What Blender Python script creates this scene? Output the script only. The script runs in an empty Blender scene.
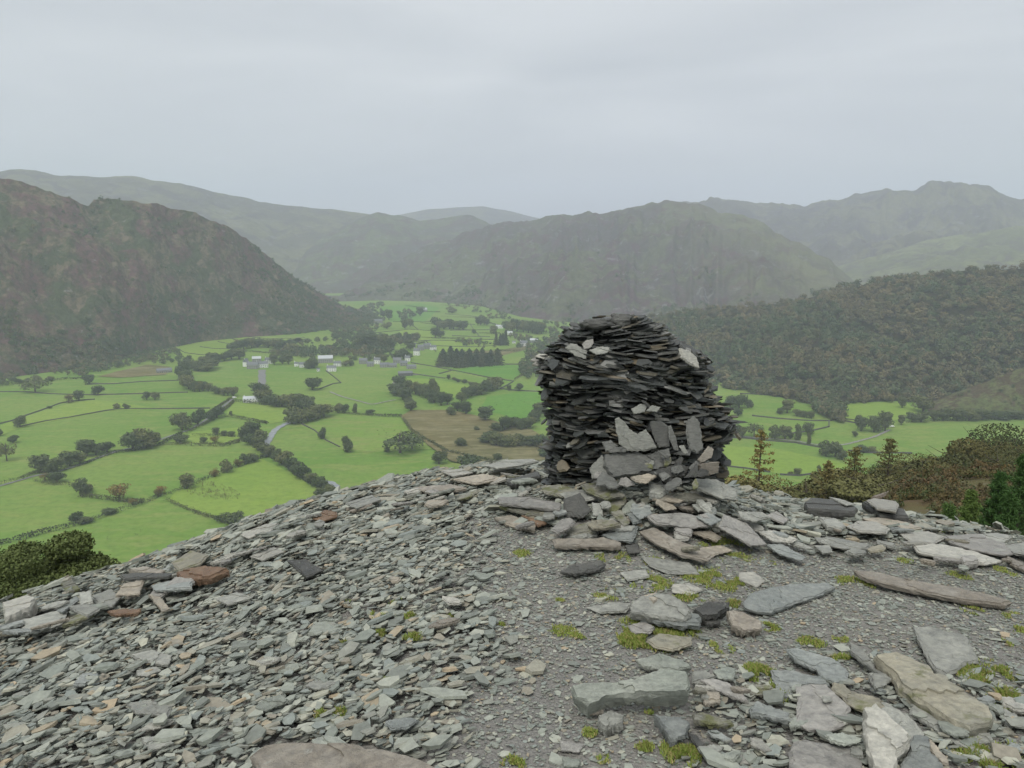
import bpy, math, random
import numpy as np
from mathutils import Vector
random.seed(7); rng = np.random.default_rng(7)
C = bpy.context.scene.collection
SC = bpy.context.scene
R = math.radians

# ---------------------------------------------------------------- camera
FPX = 788.0; PITCH = R(10.0); EYE = 1.6
cam = bpy.data.objects.new('camera', bpy.data.cameras.new('camera'))
C.objects.link(cam); SC.camera = cam
cam.location = (0, 0, EYE); cam.rotation_euler = (R(90) - PITCH, 0, 0)
cam.data.sensor_width = 36; cam.data.lens = FPX / 1024 * 36
cam.data.clip_start = 0.05; cam.data.clip_end = 60000

# ---------------------------------------------------------------- light
SUN_EL, SUN_AZ = 58, 200
W = bpy.data.worlds.new('World'); SC.world = W; W.use_nodes = True
nt = W.node_tree; nt.nodes.clear()
wo = nt.nodes.new('ShaderNodeOutputWorld'); bg = nt.nodes.new('ShaderNodeBackground')
sky = nt.nodes.new('ShaderNodeTexSky'); sky.sky_type = 'NISHITA'; sky.sun_disc = False
sky.sun_elevation = R(SUN_EL); sky.sun_rotation = R(SUN_AZ); sky.air_density = 1; sky.dust_density = 3
tc = nt.nodes.new('ShaderNodeTexCoord'); mp = nt.nodes.new('ShaderNodeMapping')
mp.inputs['Scale'].default_value = (1.0, 1.0, 5.5); mp.inputs['Rotation'].default_value = (0.06, 0.03, 0.4)
nz = nt.nodes.new('ShaderNodeTexNoise'); nz.inputs['Scale'].default_value = 1.7; nz.inputs['Detail'].default_value = 6
nz.inputs['Roughness'].default_value = 0.5; nz.inputs['Distortion'].default_value = 0.5
cr = nt.nodes.new('ShaderNodeValToRGB')
cr.color_ramp.elements[0].position = 0.32; cr.color_ramp.elements[0].color = (0.460, 0.478, 0.510, 1)
cr.color_ramp.elements[1].position = 0.68; cr.color_ramp.elements[1].color = (0.640, 0.652, 0.668, 1)
sc_ = nt.nodes.new('ShaderNodeVectorMath'); sc_.operation = 'SCALE'; sc_.inputs['Scale'].default_value = 8.4
mx = nt.nodes.new('ShaderNodeMix'); mx.data_type = 'RGBA'; mx.inputs['Factor'].default_value = 0.96
L = nt.links.new
L(tc.outputs['Generated'], mp.inputs['Vector']); L(mp.outputs['Vector'], nz.inputs['Vector'])
L(nz.outputs['Fac'], cr.inputs['Fac']); L(cr.outputs['Color'], sc_.inputs[0])
L(sky.outputs['Color'], mx.inputs[6]); L(sc_.outputs['Vector'], mx.inputs[7])
L(mx.outputs[2], bg.inputs['Color']); bg.inputs['Strength'].default_value = 0.1
L(bg.outputs['Background'], wo.inputs['Surface'])
sun = bpy.data.objects.new('sun', bpy.data.lights.new('sun', 'SUN')); C.objects.link(sun)
sun.data.energy = 1.5; sun.data.angle = R(35); sun.data.color = (1, 0.965, 0.91)
sun.rotation_euler = (R(90 - SUN_EL), 0, R(180 - SUN_AZ))
SC.view_settings.view_transform = 'Standard'; SC.view_settings.look = 'None'
SC.view_settings.exposure = 0.70; SC.view_settings.gamma = 1
SC.cycles.use_denoising = True; SC.cycles.max_bounces = 5; SC.cycles.diffuse_bounces = 2
SC.cycles.glossy_bounces = 2; SC.cycles.transmission_bounces = 2; SC.cycles.volume_bounces = 2
SC.cycles.use_adaptive_sampling = True; SC.cycles.adaptive_threshold = 0.015

# ---------------------------------------------------------------- surveying helpers
ZF = -200.0; HAZE = 1.7e-4
CP, SP = math.cos(PITCH), math.sin(PITCH)
def ray(px, py):
    x = (px - 512) / FPX; v = (384 - py) / FPX
    return np.array([x, CP + v * SP, -SP + v * CP])
def at_r(px, py, r):
    d = ray(px, py); h = math.hypot(d[0], d[1]); return np.array([0, 0, EYE]) + d * (r / h)
def at_floor(px, py, z=ZF):
    d = ray(px, py); return np.array([0, 0, EYE]) + d * ((z - EYE) / d[2])
def to_px(p):
    p = np.asarray(p, float); x = p[..., 0]; y = p[..., 1]; z = p[..., 2] - EYE
    f = y * CP - z * SP; v = y * SP + z * CP
    f = np.where(f < 0.01, 0.01, f)
    return 512 + FPX * x / f, 384 - FPX * v / f

def hash2(ix, iy, s):
    h = (ix.astype(np.int64) * 374761393 + iy.astype(np.int64) * 668265263 + s * 974634777) & 0xffffffff
    h = ((h ^ (h >> 13)) * 1274126177) & 0xffffffff
    return ((h ^ (h >> 16)) & 0xffff) / 65535.0
def vnoise(x, y, s=0):
    ix = np.floor(x); iy = np.floor(y); fx = x - ix; fy = y - iy
    fx = fx * fx * (3 - 2 * fx); fy = fy * fy * (3 - 2 * fy)
    a = hash2(ix, iy, s); b = hash2(ix + 1, iy, s); c = hash2(ix, iy + 1, s); d = hash2(ix + 1, iy + 1, s)
    return (a * (1 - fx) + b * fx) * (1 - fy) + (c * (1 - fx) + d * fx) * fy
def fbm(x, y, oct=5, s=0, ridged=False):
    t = 0; a = 0.5; n = 0
    for i in range(oct):
        v = vnoise(x * 2 ** i + 17.3 * i, y * 2 ** i - 9.1 * i, s + i)
        if ridged: v = 1 - abs(2 * v - 1)
        t = t + a * v; n += a; a *= 0.5
    return t / n

# ---------------------------------------------------------------- object helpers
def tag(o, label=None, cat=None, group=None, kind=None):
    if label: o['label'] = label
    if cat: o['category'] = cat
    if group: o['group'] = group
    if kind: o['kind'] = kind
    return o
def link(name, data, parent=None):
    o = bpy.data.objects.new(name, data); C.objects.link(o)
    if parent is not None: o.parent = parent
    return o
def empty(name, loc, rz=0):
    o = link(name, None); o.location = loc; o.rotation_euler = (0, 0, rz); o.empty_display_size = .1; return o
def np_mesh(name, V, loops, totals, mats, matidx=None, smooth=False, attr=None):
    me = bpy.data.meshes.new(name)
    V = np.ascontiguousarray(V, dtype=np.float32); loops = np.asarray(loops, dtype=np.int32).ravel()
    totals = np.asarray(totals, dtype=np.int32)
    me.vertices.add(len(V)); me.vertices.foreach_set('co', V.ravel())
    me.loops.add(len(loops)); me.loops.foreach_set('vertex_index', loops)
    me.polygons.add(len(totals))
    st = np.concatenate([[0], np.cumsum(totals)[:-1]]).astype(np.int32)
    me.polygons.foreach_set('loop_start', st)
    if not isinstance(mats, (list, tuple)): mats = [mats]
    for m in mats: me.materials.append(m)
    if matidx is not None: me.polygons.foreach_set('material_index', np.asarray(matidx, dtype=np.int32))
    me.update(calc_edges=True)
    me.polygons.foreach_set('use_smooth', np.full(len(totals), bool(smooth)))
    if attr is not None:
        for k, v in attr.items():
            a = me.attributes.new(k, 'FLOAT', 'POINT'); a.data.foreach_set('value', np.asarray(v, dtype=np.float32))
    return me
def grid_mesh(name, P, mat, smooth=True, closed=False, attr=None):
    nu, nv = P.shape[:2]
    i = np.arange(nu * nv).reshape(nu, nv)
    if closed: i = np.concatenate([i, i[:1]], 0)
    q = np.stack([i[:-1, :-1], i[1:, :-1], i[1:, 1:], i[:-1, 1:]], -1).reshape(-1, 4)
    return np_mesh(name, P.reshape(-1, 3), q, np.full(len(q), 4), mat, smooth=smooth, attr=attr)
class MB:
    def __init__(s): s.v = []; s.f = []; s.n = 0
    def add(s, V, F):
        s.v.extend([tuple(p) for p in V]); s.f.extend([tuple(i + s.n for i in f) for f in F]); s.n = len(s.v)
    def box(s, c, d, rz=0):
        cx, cy, cz = c; dx, dy, dz = [k / 2 for k in d]; V = []
        for X, Y, Z in [(-1,-1,-1),(1,-1,-1),(1,1,-1),(-1,1,-1),(-1,-1,1),(1,-1,1),(1,1,1),(-1,1,1)]:
            x, y = X * dx, Y * dy
            V.append((cx + x * math.cos(rz) - y * math.sin(rz), cy + x * math.sin(rz) + y * math.cos(rz), cz + Z * dz))
        s.add(V, [(0,3,2,1),(4,5,6,7),(0,1,5,4),(1,2,6,5),(2,3,7,6),(3,0,4,7)])
    def tube(s, pts, rad, k=6):
        pts = [np.array(p, float) for p in pts]; V = []; F = []
        for i, p in enumerate(pts):
            d = pts[min(i + 1, len(pts) - 1)] - pts[max(i - 1, 0)]; d /= (np.linalg.norm(d) + 1e-9)
            a = np.cross(d, [0.31, 0.9, 0.2]); a /= (np.linalg.norm(a) + 1e-9); b = np.cross(d, a)
            for j in range(k):
                t = 2 * math.pi * j / k; V.append(p + rad[i] * (math.cos(t) * a + math.sin(t) * b))
        for i in range(len(pts) - 1):
            for j in range(k):
                F.append((i*k+j, i*k+(j+1)%k, (i+1)*k+(j+1)%k, (i+1)*k+j))
        F.append(tuple(range(k))[::-1]); F.append(tuple(range((len(pts)-1)*k, len(pts)*k)))
        s.add(V, F)
    def mesh(s, name, mat, smooth=False):
        me = bpy.data.meshes.new(name); me.from_pydata([tuple(map(float, v)) for v in s.v], [], s.f); me.materials.append(mat)
        me.polygons.foreach_set('use_smooth', [bool(smooth)] * len(me.polygons))
        me.update(); return me

# ---------------------------------------------------------------- materials
def mat_new(name, rough=0.8, spec=0.3):
    m = bpy.data.materials.new(name); m.use_nodes = True
    n = m.node_tree.nodes; b = n['Principled BSDF']; b.inputs['Roughness'].default_value = rough
    b.inputs['Specular IOR Level'].default_value = spec
    return m, n, m.node_tree.links.new, b
def noise(n, l, vec, scale, detail=4, rough=0.55, dist=0):
    t = n.new('ShaderNodeTexNoise'); t.inputs['Scale'].default_value = scale; t.inputs['Detail'].default_value = detail
    t.inputs['Roughness'].default_value = rough; t.inputs['Distortion'].default_value = dist
    if vec is not None: l(vec, t.inputs['Vector'])
    return t.outputs['Fac']
def ramp(n, l, fac, stops, const=False):
    r = n.new('ShaderNodeValToRGB'); e = r.color_ramp.elements
    if const: r.color_ramp.interpolation = 'CONSTANT'
    while len(e) < len(stops): e.new(0.5)
    for k, (p, c) in enumerate(stops):
        e[k].position = p; e[k].color = (c, c, c, 1) if isinstance(c, (int, float)) else (*c, 1)
    l(fac, r.inputs['Fac']); return r.outputs['Color']
def mixc(n, l, fac, a, b, mode='MIX'):
    m = n.new('ShaderNodeMix'); m.data_type = 'RGBA'; m.blend_type = mode
    for s, v in ((0, fac), (6, a), (7, b)):
        if isinstance(v, (int, float)): m.inputs[s].default_value = v
        elif isinstance(v, tuple): m.inputs[s].default_value = (*v, 1)
        else: l(v, m.inputs[s])
    return m.outputs[2]
def bump(n, l, b, h, strength, dist, prev=None):
    k = n.new('ShaderNodeBump'); k.inputs['Strength'].default_value = strength; k.inputs['Distance'].default_value = dist
    l(h, k.inputs['Height'])
    if prev is not None: l(prev, k.inputs['Normal'])
    l(k.outputs['Normal'], b.inputs['Normal']); return k.outputs['Normal']
def coords(n, which='Object', scale=None):
    t = n.new('ShaderNodeTexCoord')
    return t.outputs[which]
def mapped(n, l, vec, scale, loc=(0,0,0)):
    m = n.new('ShaderNodeMapping'); m.inputs['Scale'].default_value = scale; m.inputs['Location'].default_value = loc
    l(vec, m.inputs['Vector']); return m.outputs['Vector']

CHIP_STOPS = [(0.0,(0.193,0.208,0.183)),(.14,(0.266,0.285,0.246)),(.28,(0.219,0.240,0.210)),(.40,(0.312,0.330,0.284)),(.52,(0.255,0.262,0.228)),
              (.62,(0.359,0.372,0.316)),(.72,(0.234,0.260,0.238)),(.82,(0.297,0.289,0.235)),(.89,(0.266,0.246,0.197)),(.93,(0.396,0.395,0.319)),(.965,(0.333,0.287,0.208)),(.985,(0.396,0.324,0.223))]
def chips_material():
    m, n, l, b = mat_new('slate_chips', .62, .35)
    g = n.new('ShaderNodeNewGeometry'); v = coords(n)
    c = ramp(n, l, g.outputs['Random Per Island'], CHIP_STOPS, True)
    f = noise(n, l, v, 35, 5, .6); c = mixc(n, l, .75, c, ramp(n, l, f, [(.3, (.72,.72,.72)), (.7, (1.22,1.22,1.18))]), 'MULTIPLY')
    l(c, b.inputs['Base Color'])
    bump(n, l, b, noise(n, l, v, 90, 4, .6), .5, .005)
    return m
def slate_material(name, col, alt, mossy=0.0):
    m, n, l, b = mat_new(name, .55, .4)
    v = n.new('ShaderNodeNewGeometry').outputs['Position']; oi = n.new('ShaderNodeObjectInfo')
    f = noise(n, l, v, 5.5, 6, .6, .6)
    c = mixc(n, l, ramp(n, l, f, [(.38, 0.0), (.66, 1.0)]), tuple(col), tuple(alt))
    f2 = noise(n, l, mapped(n, l, v, (1, 1, 6)), 28, 6, .65)
    c = mixc(n, l, .8, c, ramp(n, l, f2, [(.28, (.55,.55,.55)), (.72, (1.38,1.37,1.32))]), 'MULTIPLY')
    hv = n.new('ShaderNodeHueSaturation'); mr = n.new('ShaderNodeMapRange'); mr.inputs['To Min'].default_value = .8; mr.inputs['To Max'].default_value = 1.2
    l(oi.outputs['Random'], mr.inputs['Value']); l(mr.outputs['Result'], hv.inputs['Value']); l(c, hv.inputs['Color']); c = hv.outputs['Color']
    f4 = noise(n, l, v, 13, 5, .7, 1.0)
    c = mixc(n, l, ramp(n, l, f4, [(.62, 0.0), (.70, .55)]), c, (.36, .37, .33))
    if mossy: c = mixc(n, l, ramp(n, l, noise(n, l, v, 9, 5, .6), [(.62 - mossy * .3, 0.0), (.72 - mossy*.3, .8)]), c, (.14, .15, .05))
    l(c, b.inputs['Base Color'])
    l(ramp(n, l, f2, [(.3, .42), (.7, .72)]), b.inputs['Roughness'])
    p = bump(n, l, b, noise(n, l, v, 12, 7, .65, .8), .8, .03)
    bump(n, l, b, noise(n, l, mapped(n, l, v, (1, 1, 9)), 60, 5, .65), .85, .008, p)
    return m
SL = {k: slate_material('slate_' + k, a, b_, ms) for k, a, b_, ms in [
    ('grey', (0.286,0.292,0.264), (0.368,0.372,0.333), 0), ('mid', (0.137,0.141,0.131), (0.189,0.191,0.176), 0), ('blue', (0.241,0.262,0.251), (0.318,0.335,0.315), 0), ('green', (0.273,0.298,0.260), (0.362,0.381,0.333), 0),
    ('tan', (0.413,0.366,0.292), (0.330,0.305,0.254), 0), ('rust', (0.210,0.131,0.084), (0.273,0.184,0.116), 0), ('purple', (.282,.275,.255), (.350,.338,.312), 0),
    ('pale', (0.360,0.358,0.321), (0.443,0.431,0.380), 0), ('dark', (0.075,0.077,0.072), (0.115,0.115,0.105), 0), ('moss', (0.198,0.196,0.160), (0.270,0.262,0.215), .35),
    ('brown', (.250,.222,.182), (.330,.305,.262), 0), ('buff', (0.349,0.324,0.248), (0.267,0.260,0.210), .12)]}
CNAME = dict(mid='mid grey', grey='grey', blue='blue-grey', green='greenish grey', tan='tan', rust='rust-brown', purple='purplish grey', pale='pale grey', dark='dark grey',
             moss='moss-stained', brown='brown', buff='buff')
def cairn_material():
    m, n, l, b = mat_new('cairn_slate', .5, .4)
    g = n.new('ShaderNodeNewGeometry'); v = coords(n)
    c = ramp(n, l, g.outputs['Random Per Island'], [(0,(0.041,0.044,0.041)),(.3,(0.071,0.073,0.068)),(.5,(0.054,0.059,0.056)),(.66,(0.104,0.105,0.095)),(.80,(0.104,0.095,0.071)),(.88,(0.183,0.185,0.171)),(.95,(0.171,0.144,0.100))], True)
    c = mixc(n, l, .8, c, ramp(n, l, noise(n, l, v, 22, 6, .65), [(.28,(.6,.6,.6)),(.72,(1.35,1.35,1.3))]), 'MULTIPLY')
    l(c, b.inputs['Base Color']); bump(n, l, b, noise(n, l, mapped(n, l, v, (1,1,5)), 45, 5, .6), .5, .006)
    return m
M_CHIP = chips_material(); M_CAIRN = cairn_material()
def simple(name, col, rough=.8, var=.25, scale=3, spec=.2, coord='Object'):
    m, n, l, b = mat_new(name, rough, spec); v = coords(n, coord)
    c = mixc(n, l, 1.0, tuple(col), ramp(n, l, noise(n, l, v, scale, 5, .6), [(.3,(1-var,)*3),(.7,(1+var,)*3)]), 'MULTIPLY')
    l(c, b.inputs['Base Color']); return m
# ---------------------------------------------------------------- the summit and the slope below it
CRX = [(-400,760,5.3),(-60,640,5.5),(0,612,5.5),(60,592,5.7),(115,576,5.9),(200,545,6.2),(280,515,6.5),(345,494,6.8),(440,473,7.0),(512,465,7.2),
       (560,464,7.3),(650,470,7.3),(745,491,7.0),(800,500,6.8),(900,511,6.7),(960,523,6.5),(1024,540,6.3),(1100,562,6.0),(1400,650,5.6)]
CRX = [(a, b + (6 if a < 560 else 12 if a > 760 else 7), c) for a, b, c in CRX]
_c = np.array([at_r(*p) for p in CRX]); _az = np.degrees(np.arctan2(_c[:,0], _c[:,1]))
_cr = np.hypot(_c[:,0], _c[:,1]); _cz = _c[:,2]
SPX = [(880,516,62),(890,511,62),(905,503,60),(940,487,62),(985,472,66),(1024,464,70),(1100,448,75),(1400,420,80)]
_s = np.array([at_r(*p) for p in SPX]); _saz = np.degrees(np.arctan2(_s[:,0], _s[:,1])); _sr = np.hypot(_s[:,0], _s[:,1]); _sz = _s[:,2]
def sstep(a, b, x):
    t = np.clip((x - a) / (b - a), 0, 1); return t * t * (3 - 2 * t)
CX, CY = at_r(636, 470, 5.95)[:2]           # the cairn's axis
def gz(x, y, rough=True):
    x = np.asarray(x, float); y = np.asarray(y, float)
    az = np.degrees(np.arctan2(x, y)); r = np.hypot(x, y) + 1e-6
    rc = np.interp(az, np.r_[-180, -60, _az, 60, 180], np.r_[9, 6, _cr, 6.5, 9])
    zc = np.interp(az, np.r_[-180, -60, _az, 60, 180], np.r_[-.3, -.8, _cz, -.9, -.3])
    q = np.minimum(r / rc, 1); zin = zc * q ** 2
    o = np.maximum(r - rc, 0); s0 = 2 * zc / rc
    left = zc + s0 * o - np.where(o < 4, (0.78 + s0) * o * o / 8, (0.78 + s0) * (o - 2))   # slope eases to -0.78
    left = np.maximum(left, ZF - 6)
    # right hand shoulder
    d = np.stack([o * 0 + 12, o * 0 + 30, o * 0 + 62, o * 0 + 85, o * 0 + 130, o * 0 + 210, o * 0 + 330, o * 0 + 610], 0)
    spz = np.interp(az, _saz, _sz); w = sstep(21, 27, az); spz = spz + 1.0
    zs = [-5.0, -11.5 + 2.5 * w, -23 + w * (spz + 23), -33 + 9 * w, -45 + 6 * w, -64, -104, ZF - 4]
    right = np.zeros_like(r); rr = [rc + .6] + [12, 30, 63, 85, 130, 210, 330, 610]; zz = [zc + s0 * .6 - .1] + zs
    zz = [z + 0 * r for z in zz]; rr = [q_ + 0 * r for q_ in rr]
    right = zz[-1] + 0 * r
    for i in range(len(rr) - 1):
        t = np.clip((r - rr[i]) / (rr[i+1] - rr[i]), 0, 1)
        seg = zz[i] + (zz[i+1] - zz[i]) * t
        right = np.where((r >= rr[i]) & (r < rr[i+1]), seg, right)
    right = np.where(r <= rr[0], zc + s0 * o, right)
    wr = sstep(10, 14, az) * (1 - sstep(60, 90, az))
    zout = left * (1 - wr) + right * wr
    z = np.where(r < rc, zin, zout)
    # heap of tipped slate round the foot of the cairn
    z = z + 0.21 * np.exp(-(((x - CX - .03) / .75) ** 2 + ((y - CY + .55) / .62) ** 2)) + .05 * np.exp(-(((x - CX) / 1.5) ** 2 + ((y - CY) / 1.2) ** 2))
    if rough:
        z = z + (fbm(x * 1.3, y * 1.3, 4, 3) - .5) * .07 * np.clip(r / 3, .3, 1) * (r < 14)
        z = z + (fbm(x * .05, y * .05, 5, 5, True) - .5) * np.clip((r - 9) / 25, 0, 1) * 3.2 * np.clip(r/60,0.25,1) * (1 - .7 * sstep(20, 24, az))
        z = z + (fbm(x * .5, y * .5, 4, 8) - .5) * np.clip((r - 9) / 25, 0, 1) * .9
    return z
def on_ground(px, py, lift=0.0):
    d = ray(px, py); o = np.array([0, 0, EYE]); t = 1.0
    for _ in range(60):
        p = o + d * t; h = float(p[2] - gz(p[0], p[1], False) - lift)
        t += h * .55 / (abs(d[2]) + .12)
        if abs(h) < 1e-4 or t > 40: break
    return o + d * t
def ground_material():
    m, n, l, b = mat_new('ground', .9, .15)
    v = coords(n)
    grit = mixc(n, l, noise(n, l, v, 60, 6, .7), (.165,.161,.149), (.305,.297,.272))
    grit = mixc(n, l, ramp(n, l, noise(n, l, v, 2.2, 4, .6), [(.45,0.0),(.7,.45)]), grit, (.29,.27,.235))
    br = mixc(n, l, ramp(n, l, noise(n, l, v, .22, 6, .65, .5), [(.38,0.0),(.60,1.0)]), (.125,.080,.050), (.120,.115,.050))
    br = mixc(n, l, ramp(n, l, noise(n, l, v, .6, 6, .7), [(.55,0.0),(.68,1.0)]), br, (.15,.125,.085))
    br = mixc(n, l, ramp(n, l, noise(n, l, v, .35, 5, .7, 1), [(.60,0.0),(.64,1.0)]), br, (.17,.165,.155))
    sp = n.new('ShaderNodeVectorMath'); sp.operation = 'LENGTH'; l(v, sp.inputs[0])
    mr = n.new('ShaderNodeMapRange'); mr.inputs['From Min'].default_value = 9; mr.inputs['From Max'].default_value = 13; l(sp.outputs['Value'], mr.inputs['Value'])
    l(mixc(n, l, mr.outputs['Result'], grit, br), b.inputs['Base Color'])
    vo = n.new('ShaderNodeTexVoronoi'); vo.inputs['Scale'].default_value = 75; l(v, vo.inputs['Vector'])
    p = bump(n, l, b, vo.outputs['Distance'], .9, .012)
    bump(n, l, b, noise(n, l, v, 18, 7, .7), .6, .03, p)
    return m
M_GROUND = ground_material()
azs = np.radians(np.r_[np.linspace(-45, 45, 560), np.linspace(46, 314, 160)])
rs = np.r_[np.linspace(0.15, 9, 110), np.geomspace(9.2, 640, 130)]
A_, R_ = np.meshgrid(azs, rs, indexing='ij'); X_ = R_ * np.sin(A_); Y_ = R_ * np.cos(A_)
P_ = np.stack([X_, Y_, gz(X_, Y_)], -1)
tag(link('ground', grid_mesh('ground', P_[::-1], M_GROUND, closed=True)), 'grey slate waste summit falling away as bracken slope', kind='structure')

# ---------------------------------------------------------------- valley floor and fields
def field_material(name, a, b_, c_):
    m, n, l, b = mat_new(name, .95, .05); v = coords(n)
    c = mixc(n, l, ramp(n, l, noise(n, l, v, .006, 5, .55, .3), [(.36,0.0),(.64,1.0)]), a, b_)
    c = mixc(n, l, ramp(n, l, noise(n, l, mapped(n, l, v, (1,3,1)), .022, 7, .65, 1.2), [(.47,0.0),(.66,.85)]), c, c_)
    c = mixc(n, l, ramp(n, l, noise(n, l, v, .16, 5, .75), [(.45,.0),(.70,.55)]), c, tuple(k * .62 for k in a))
    l(c, b.inputs['Base Color']); bump(n, l, b, noise(n, l, v, .4, 4), .4, .5); return m
M_FIELD = field_material('pasture', (0.132,0.245,0.042), (0.185,0.275,0.062), (0.237,0.280,0.082))
M_YFIELD = field_material('yellow_pasture', (0.198,0.300,0.052), (0.237,0.320,0.067), (0.171,0.275,0.050))
M_DFIELD = field_material('deep_pasture', (0.105,0.245,0.040), (0.127,0.262,0.046), (0.154,0.270,0.052))
M_BOG = field_material('marsh', (.170,.145,.060), (.105,.112,.046), (.26,.235,.13))
M_ROUGH = field_material('rough_pasture', (0.182,0.285,0.055), (0.160,0.262,0.050), (0.248,0.265,0.092))
xs = np.linspace(-7000, 7000, 120); ys = np.r_[np.linspace(150, 3200, 160), np.linspace(3300, 9500, 40)]
ys = np.r_[-2500, -1000, -300, ys]
GX, GY = np.meshgrid(xs, ys, indexing='ij')
tag(link('valley_floor', grid_mesh('valley_floor', np.stack([GX, GY, GX * 0 + ZF], -1), M_FIELD)), 'flat green pasture covering the whole valley floor', kind='structure')
def densify(poly, step_px=4, jit=.6):
    out = []
    for a, b_ in zip(poly, poly[1:] + poly[:1]):
        k = max(1, int(math.hypot(b_[0]-a[0], b_[1]-a[1]) / step_px))
        for i in range(k):
            t = i / k; out.append((a[0] + (b_[0]-a[0]) * t + random.uniform(-jit, jit), a[1] + (b_[1]-a[1]) * t + random.uniform(-jit, jit) * .35))
    return out
def sheet(name, poly, mat, lift, label, jit=.5):
    pts = [at_floor(x, y) + np.array([0, 0, lift]) for x, y in densify(poly, 4, jit)]
    me = bpy.data.meshes.new(name); me.from_pydata([tuple(p) for p in pts], [], [tuple(range(len(pts)))]); me.materials.append(mat)
    if me.polygons[0].normal.z < 0: me.flip_normals()
    tag(link(name, me), label, kind='structure')
sheets = [
 ('marsh', [(401,417),(412,411),(450,411),(478,417),(505,425),(530,430),(552,442),(556,458),(505,472),(450,462),(428,446),(410,431)], M_BOG, 'brown rushy marsh behind the crest left of the cairn', 1.5),
 ('meadow', [(234,402),(268,405),(300,407),(307,414),(290,421),(268,424),(248,420),(225,416)], M_YFIELD, 'bright yellow green meadow below the white farmhouse', .3),
 ('meadow', [(398,378),(432,379),(481,388),(470,396),(440,399),(400,388)], M_YFIELD, 'yellow green meadow behind the poplar', .3),
 ('meadow', [(455,372),(515,380),(528,366),(505,365),(470,367)], M_DFIELD, 'deep green meadow beside the plantation', .3),
 ('meadow', [(277,432),(301,424),(330,414),(400,418),(412,432),(440,449),(380,452),(347,452),(325,441),(300,427)], M_ROUGH, 'rough pale meadow around the sprawling tree', .3),
 ('meadow', [(487,397),(520,392),(548,393),(548,402),(535,416),(515,421),(500,414),(480,410)], M_DFIELD, 'deep green rushy meadow beside the cairn', .3),
 ('meadow', [(97,377),(120,371),(147,365),(170,367),(166,375),(120,378)], M_BOG, 'brown ploughed looking meadow beneath the hillside wood', .7),
 ('meadow', [(178,489),(262,459),(300,478),(322,497),(345,520),(250,560),(240,527),(168,501)], M_YFIELD, 'wide meadow dotted with rushes above the slate crest', .3),
 ('meadow', [(840,403),(905,402),(918,412),(900,420),(860,424),(842,418)], M_YFIELD, 'yellow green meadow at the foot of the wooded hill', .3),
 ('meadow', [(170,346),(240,337),(300,338),(305,342),(250,348),(215,360),(190,364),(176,356)], M_YFIELD, 'walled yellow green terraces beneath the left hill', .3),
 ('meadow', [(270,345),(310,335),(330,334),(352,334),(350,342),(330,352),(300,350)], M_ROUGH, 'rough pasture beneath the left hill', .3),
 ('meadow', [(0,426),(25,417),(75,402),(96,400),(165,409),(105,411),(70,418),(20,428),(0,436)], M_YFIELD, 'paler strip of pasture between two field walls', .3),
 ('meadow', [(192,432),(245,427),(252,436),(225,444),(180,443)], M_YFIELD, 'small bright meadow in the fork of the lane', .3),
 ('meadow', [(720,446),(770,448),(830,460),(850,466),(825,474),(780,474),(740,468),(700,466)], M_YFIELD, 'bright meadow below the stone lane', .3),
 ('meadow', [(450,352),(500,350),(530,345),(525,350),(500,356)], M_BOG, 'narrow brown strip behind the plantation', .3),
 ('meadow', [(380,307),(420,303),(440,308),(425,322),(390,322)], M_DFIELD, 'far green pasture at the valley head', .3),
 ('meadow', [(430,340),(495,340),(500,349),(440,352)], M_YFIELD, 'far yellow green pasture above the plantation', .3),
 ('meadow', [(400,329),(432,331),(432,340),(398,341)], M_YFIELD, 'far yellow green pasture by the village', .3),
]
for nm, poly, mt, lb, lf in sheets: sheet(nm, poly, mt, lf, lb)
M_ROAD = simple('road', (.20,.20,.195), .9, .2, .3); M_WATER = simple('river_water', (.23,.25,.25), .25, .3, .15, .5)
M_STONY = simple('stony_bed', (.25,.245,.22), .95, .45, .5)
def strip(name, line, width, mat, lift, label):
    L_ = [at_floor(*p)[:2] for p in line]; pts = []
    for a, b_ in zip(L_, L_[1:]):
        for i in range(6): pts.append(a + (b_ - a) * i / 6)
    pts.append(L_[-1]); pts = np.array(pts)
    for _ in range(3): pts[1:-1] = (pts[:-2] + 2 * pts[1:-1] + pts[2:]) / 4
    d = np.gradient(pts, axis=0); d /= np.linalg.norm(d, axis=1)[:, None]; nn = np.stack([-d[:,1], d[:,0]], 1)
    w = width / 2 * (1 + .15 * np.sin(np.arange(len(pts)) * 1.7))[:, None]
    P = np.stack([np.c_[pts - nn * w, np.full(len(pts), ZF + lift)], np.c_[pts + nn * w, np.full(len(pts), ZF + lift)]], 1)
    me = grid_mesh(name, P, mat)
    if me.polygons[0].normal.z < 0: me.flip_normals()
    tag(link(name, me), label, kind='structure')
strip('road', [(262,370),(262,378),(262,387)], 11, M_ROAD, .5, 'grey village road leading out towards the camera')
strip('road', [(233,399),(220,409),(205,421),(190,430),(165,438),(148,445),(118,451),(95,459),(80,465),(58,472),(35,476),(15,482),(-20,492)], 3.4, M_ROAD, .5, 'narrow hedged lane crossing the left fields')
strip('road', [(393,385),(395,380),(400,377),(410,375),(425,375)], 4, M_STONY, .5, 'pale track curving past the dark barn')
strip('road', [(700,433),(745,437),(770,439),(795,441),(822,446),(845,445),(860,441),(875,437),(890,430)], 3.2, M_STONY, .5, 'pale stone lane running right of the cairn')
strip('river', [(292,421),(284,425),(275,430),(271,436),(268,442),(262,450)], 7, M_WATER, .5, 'river bend showing beside the tree belt')
strip('river', [(262,450),(285,464),(310,482),(330,482),(337,487),(338,500),(340,520)], 6, M_WATER, .5, 'river running behind the slate crest')
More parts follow.
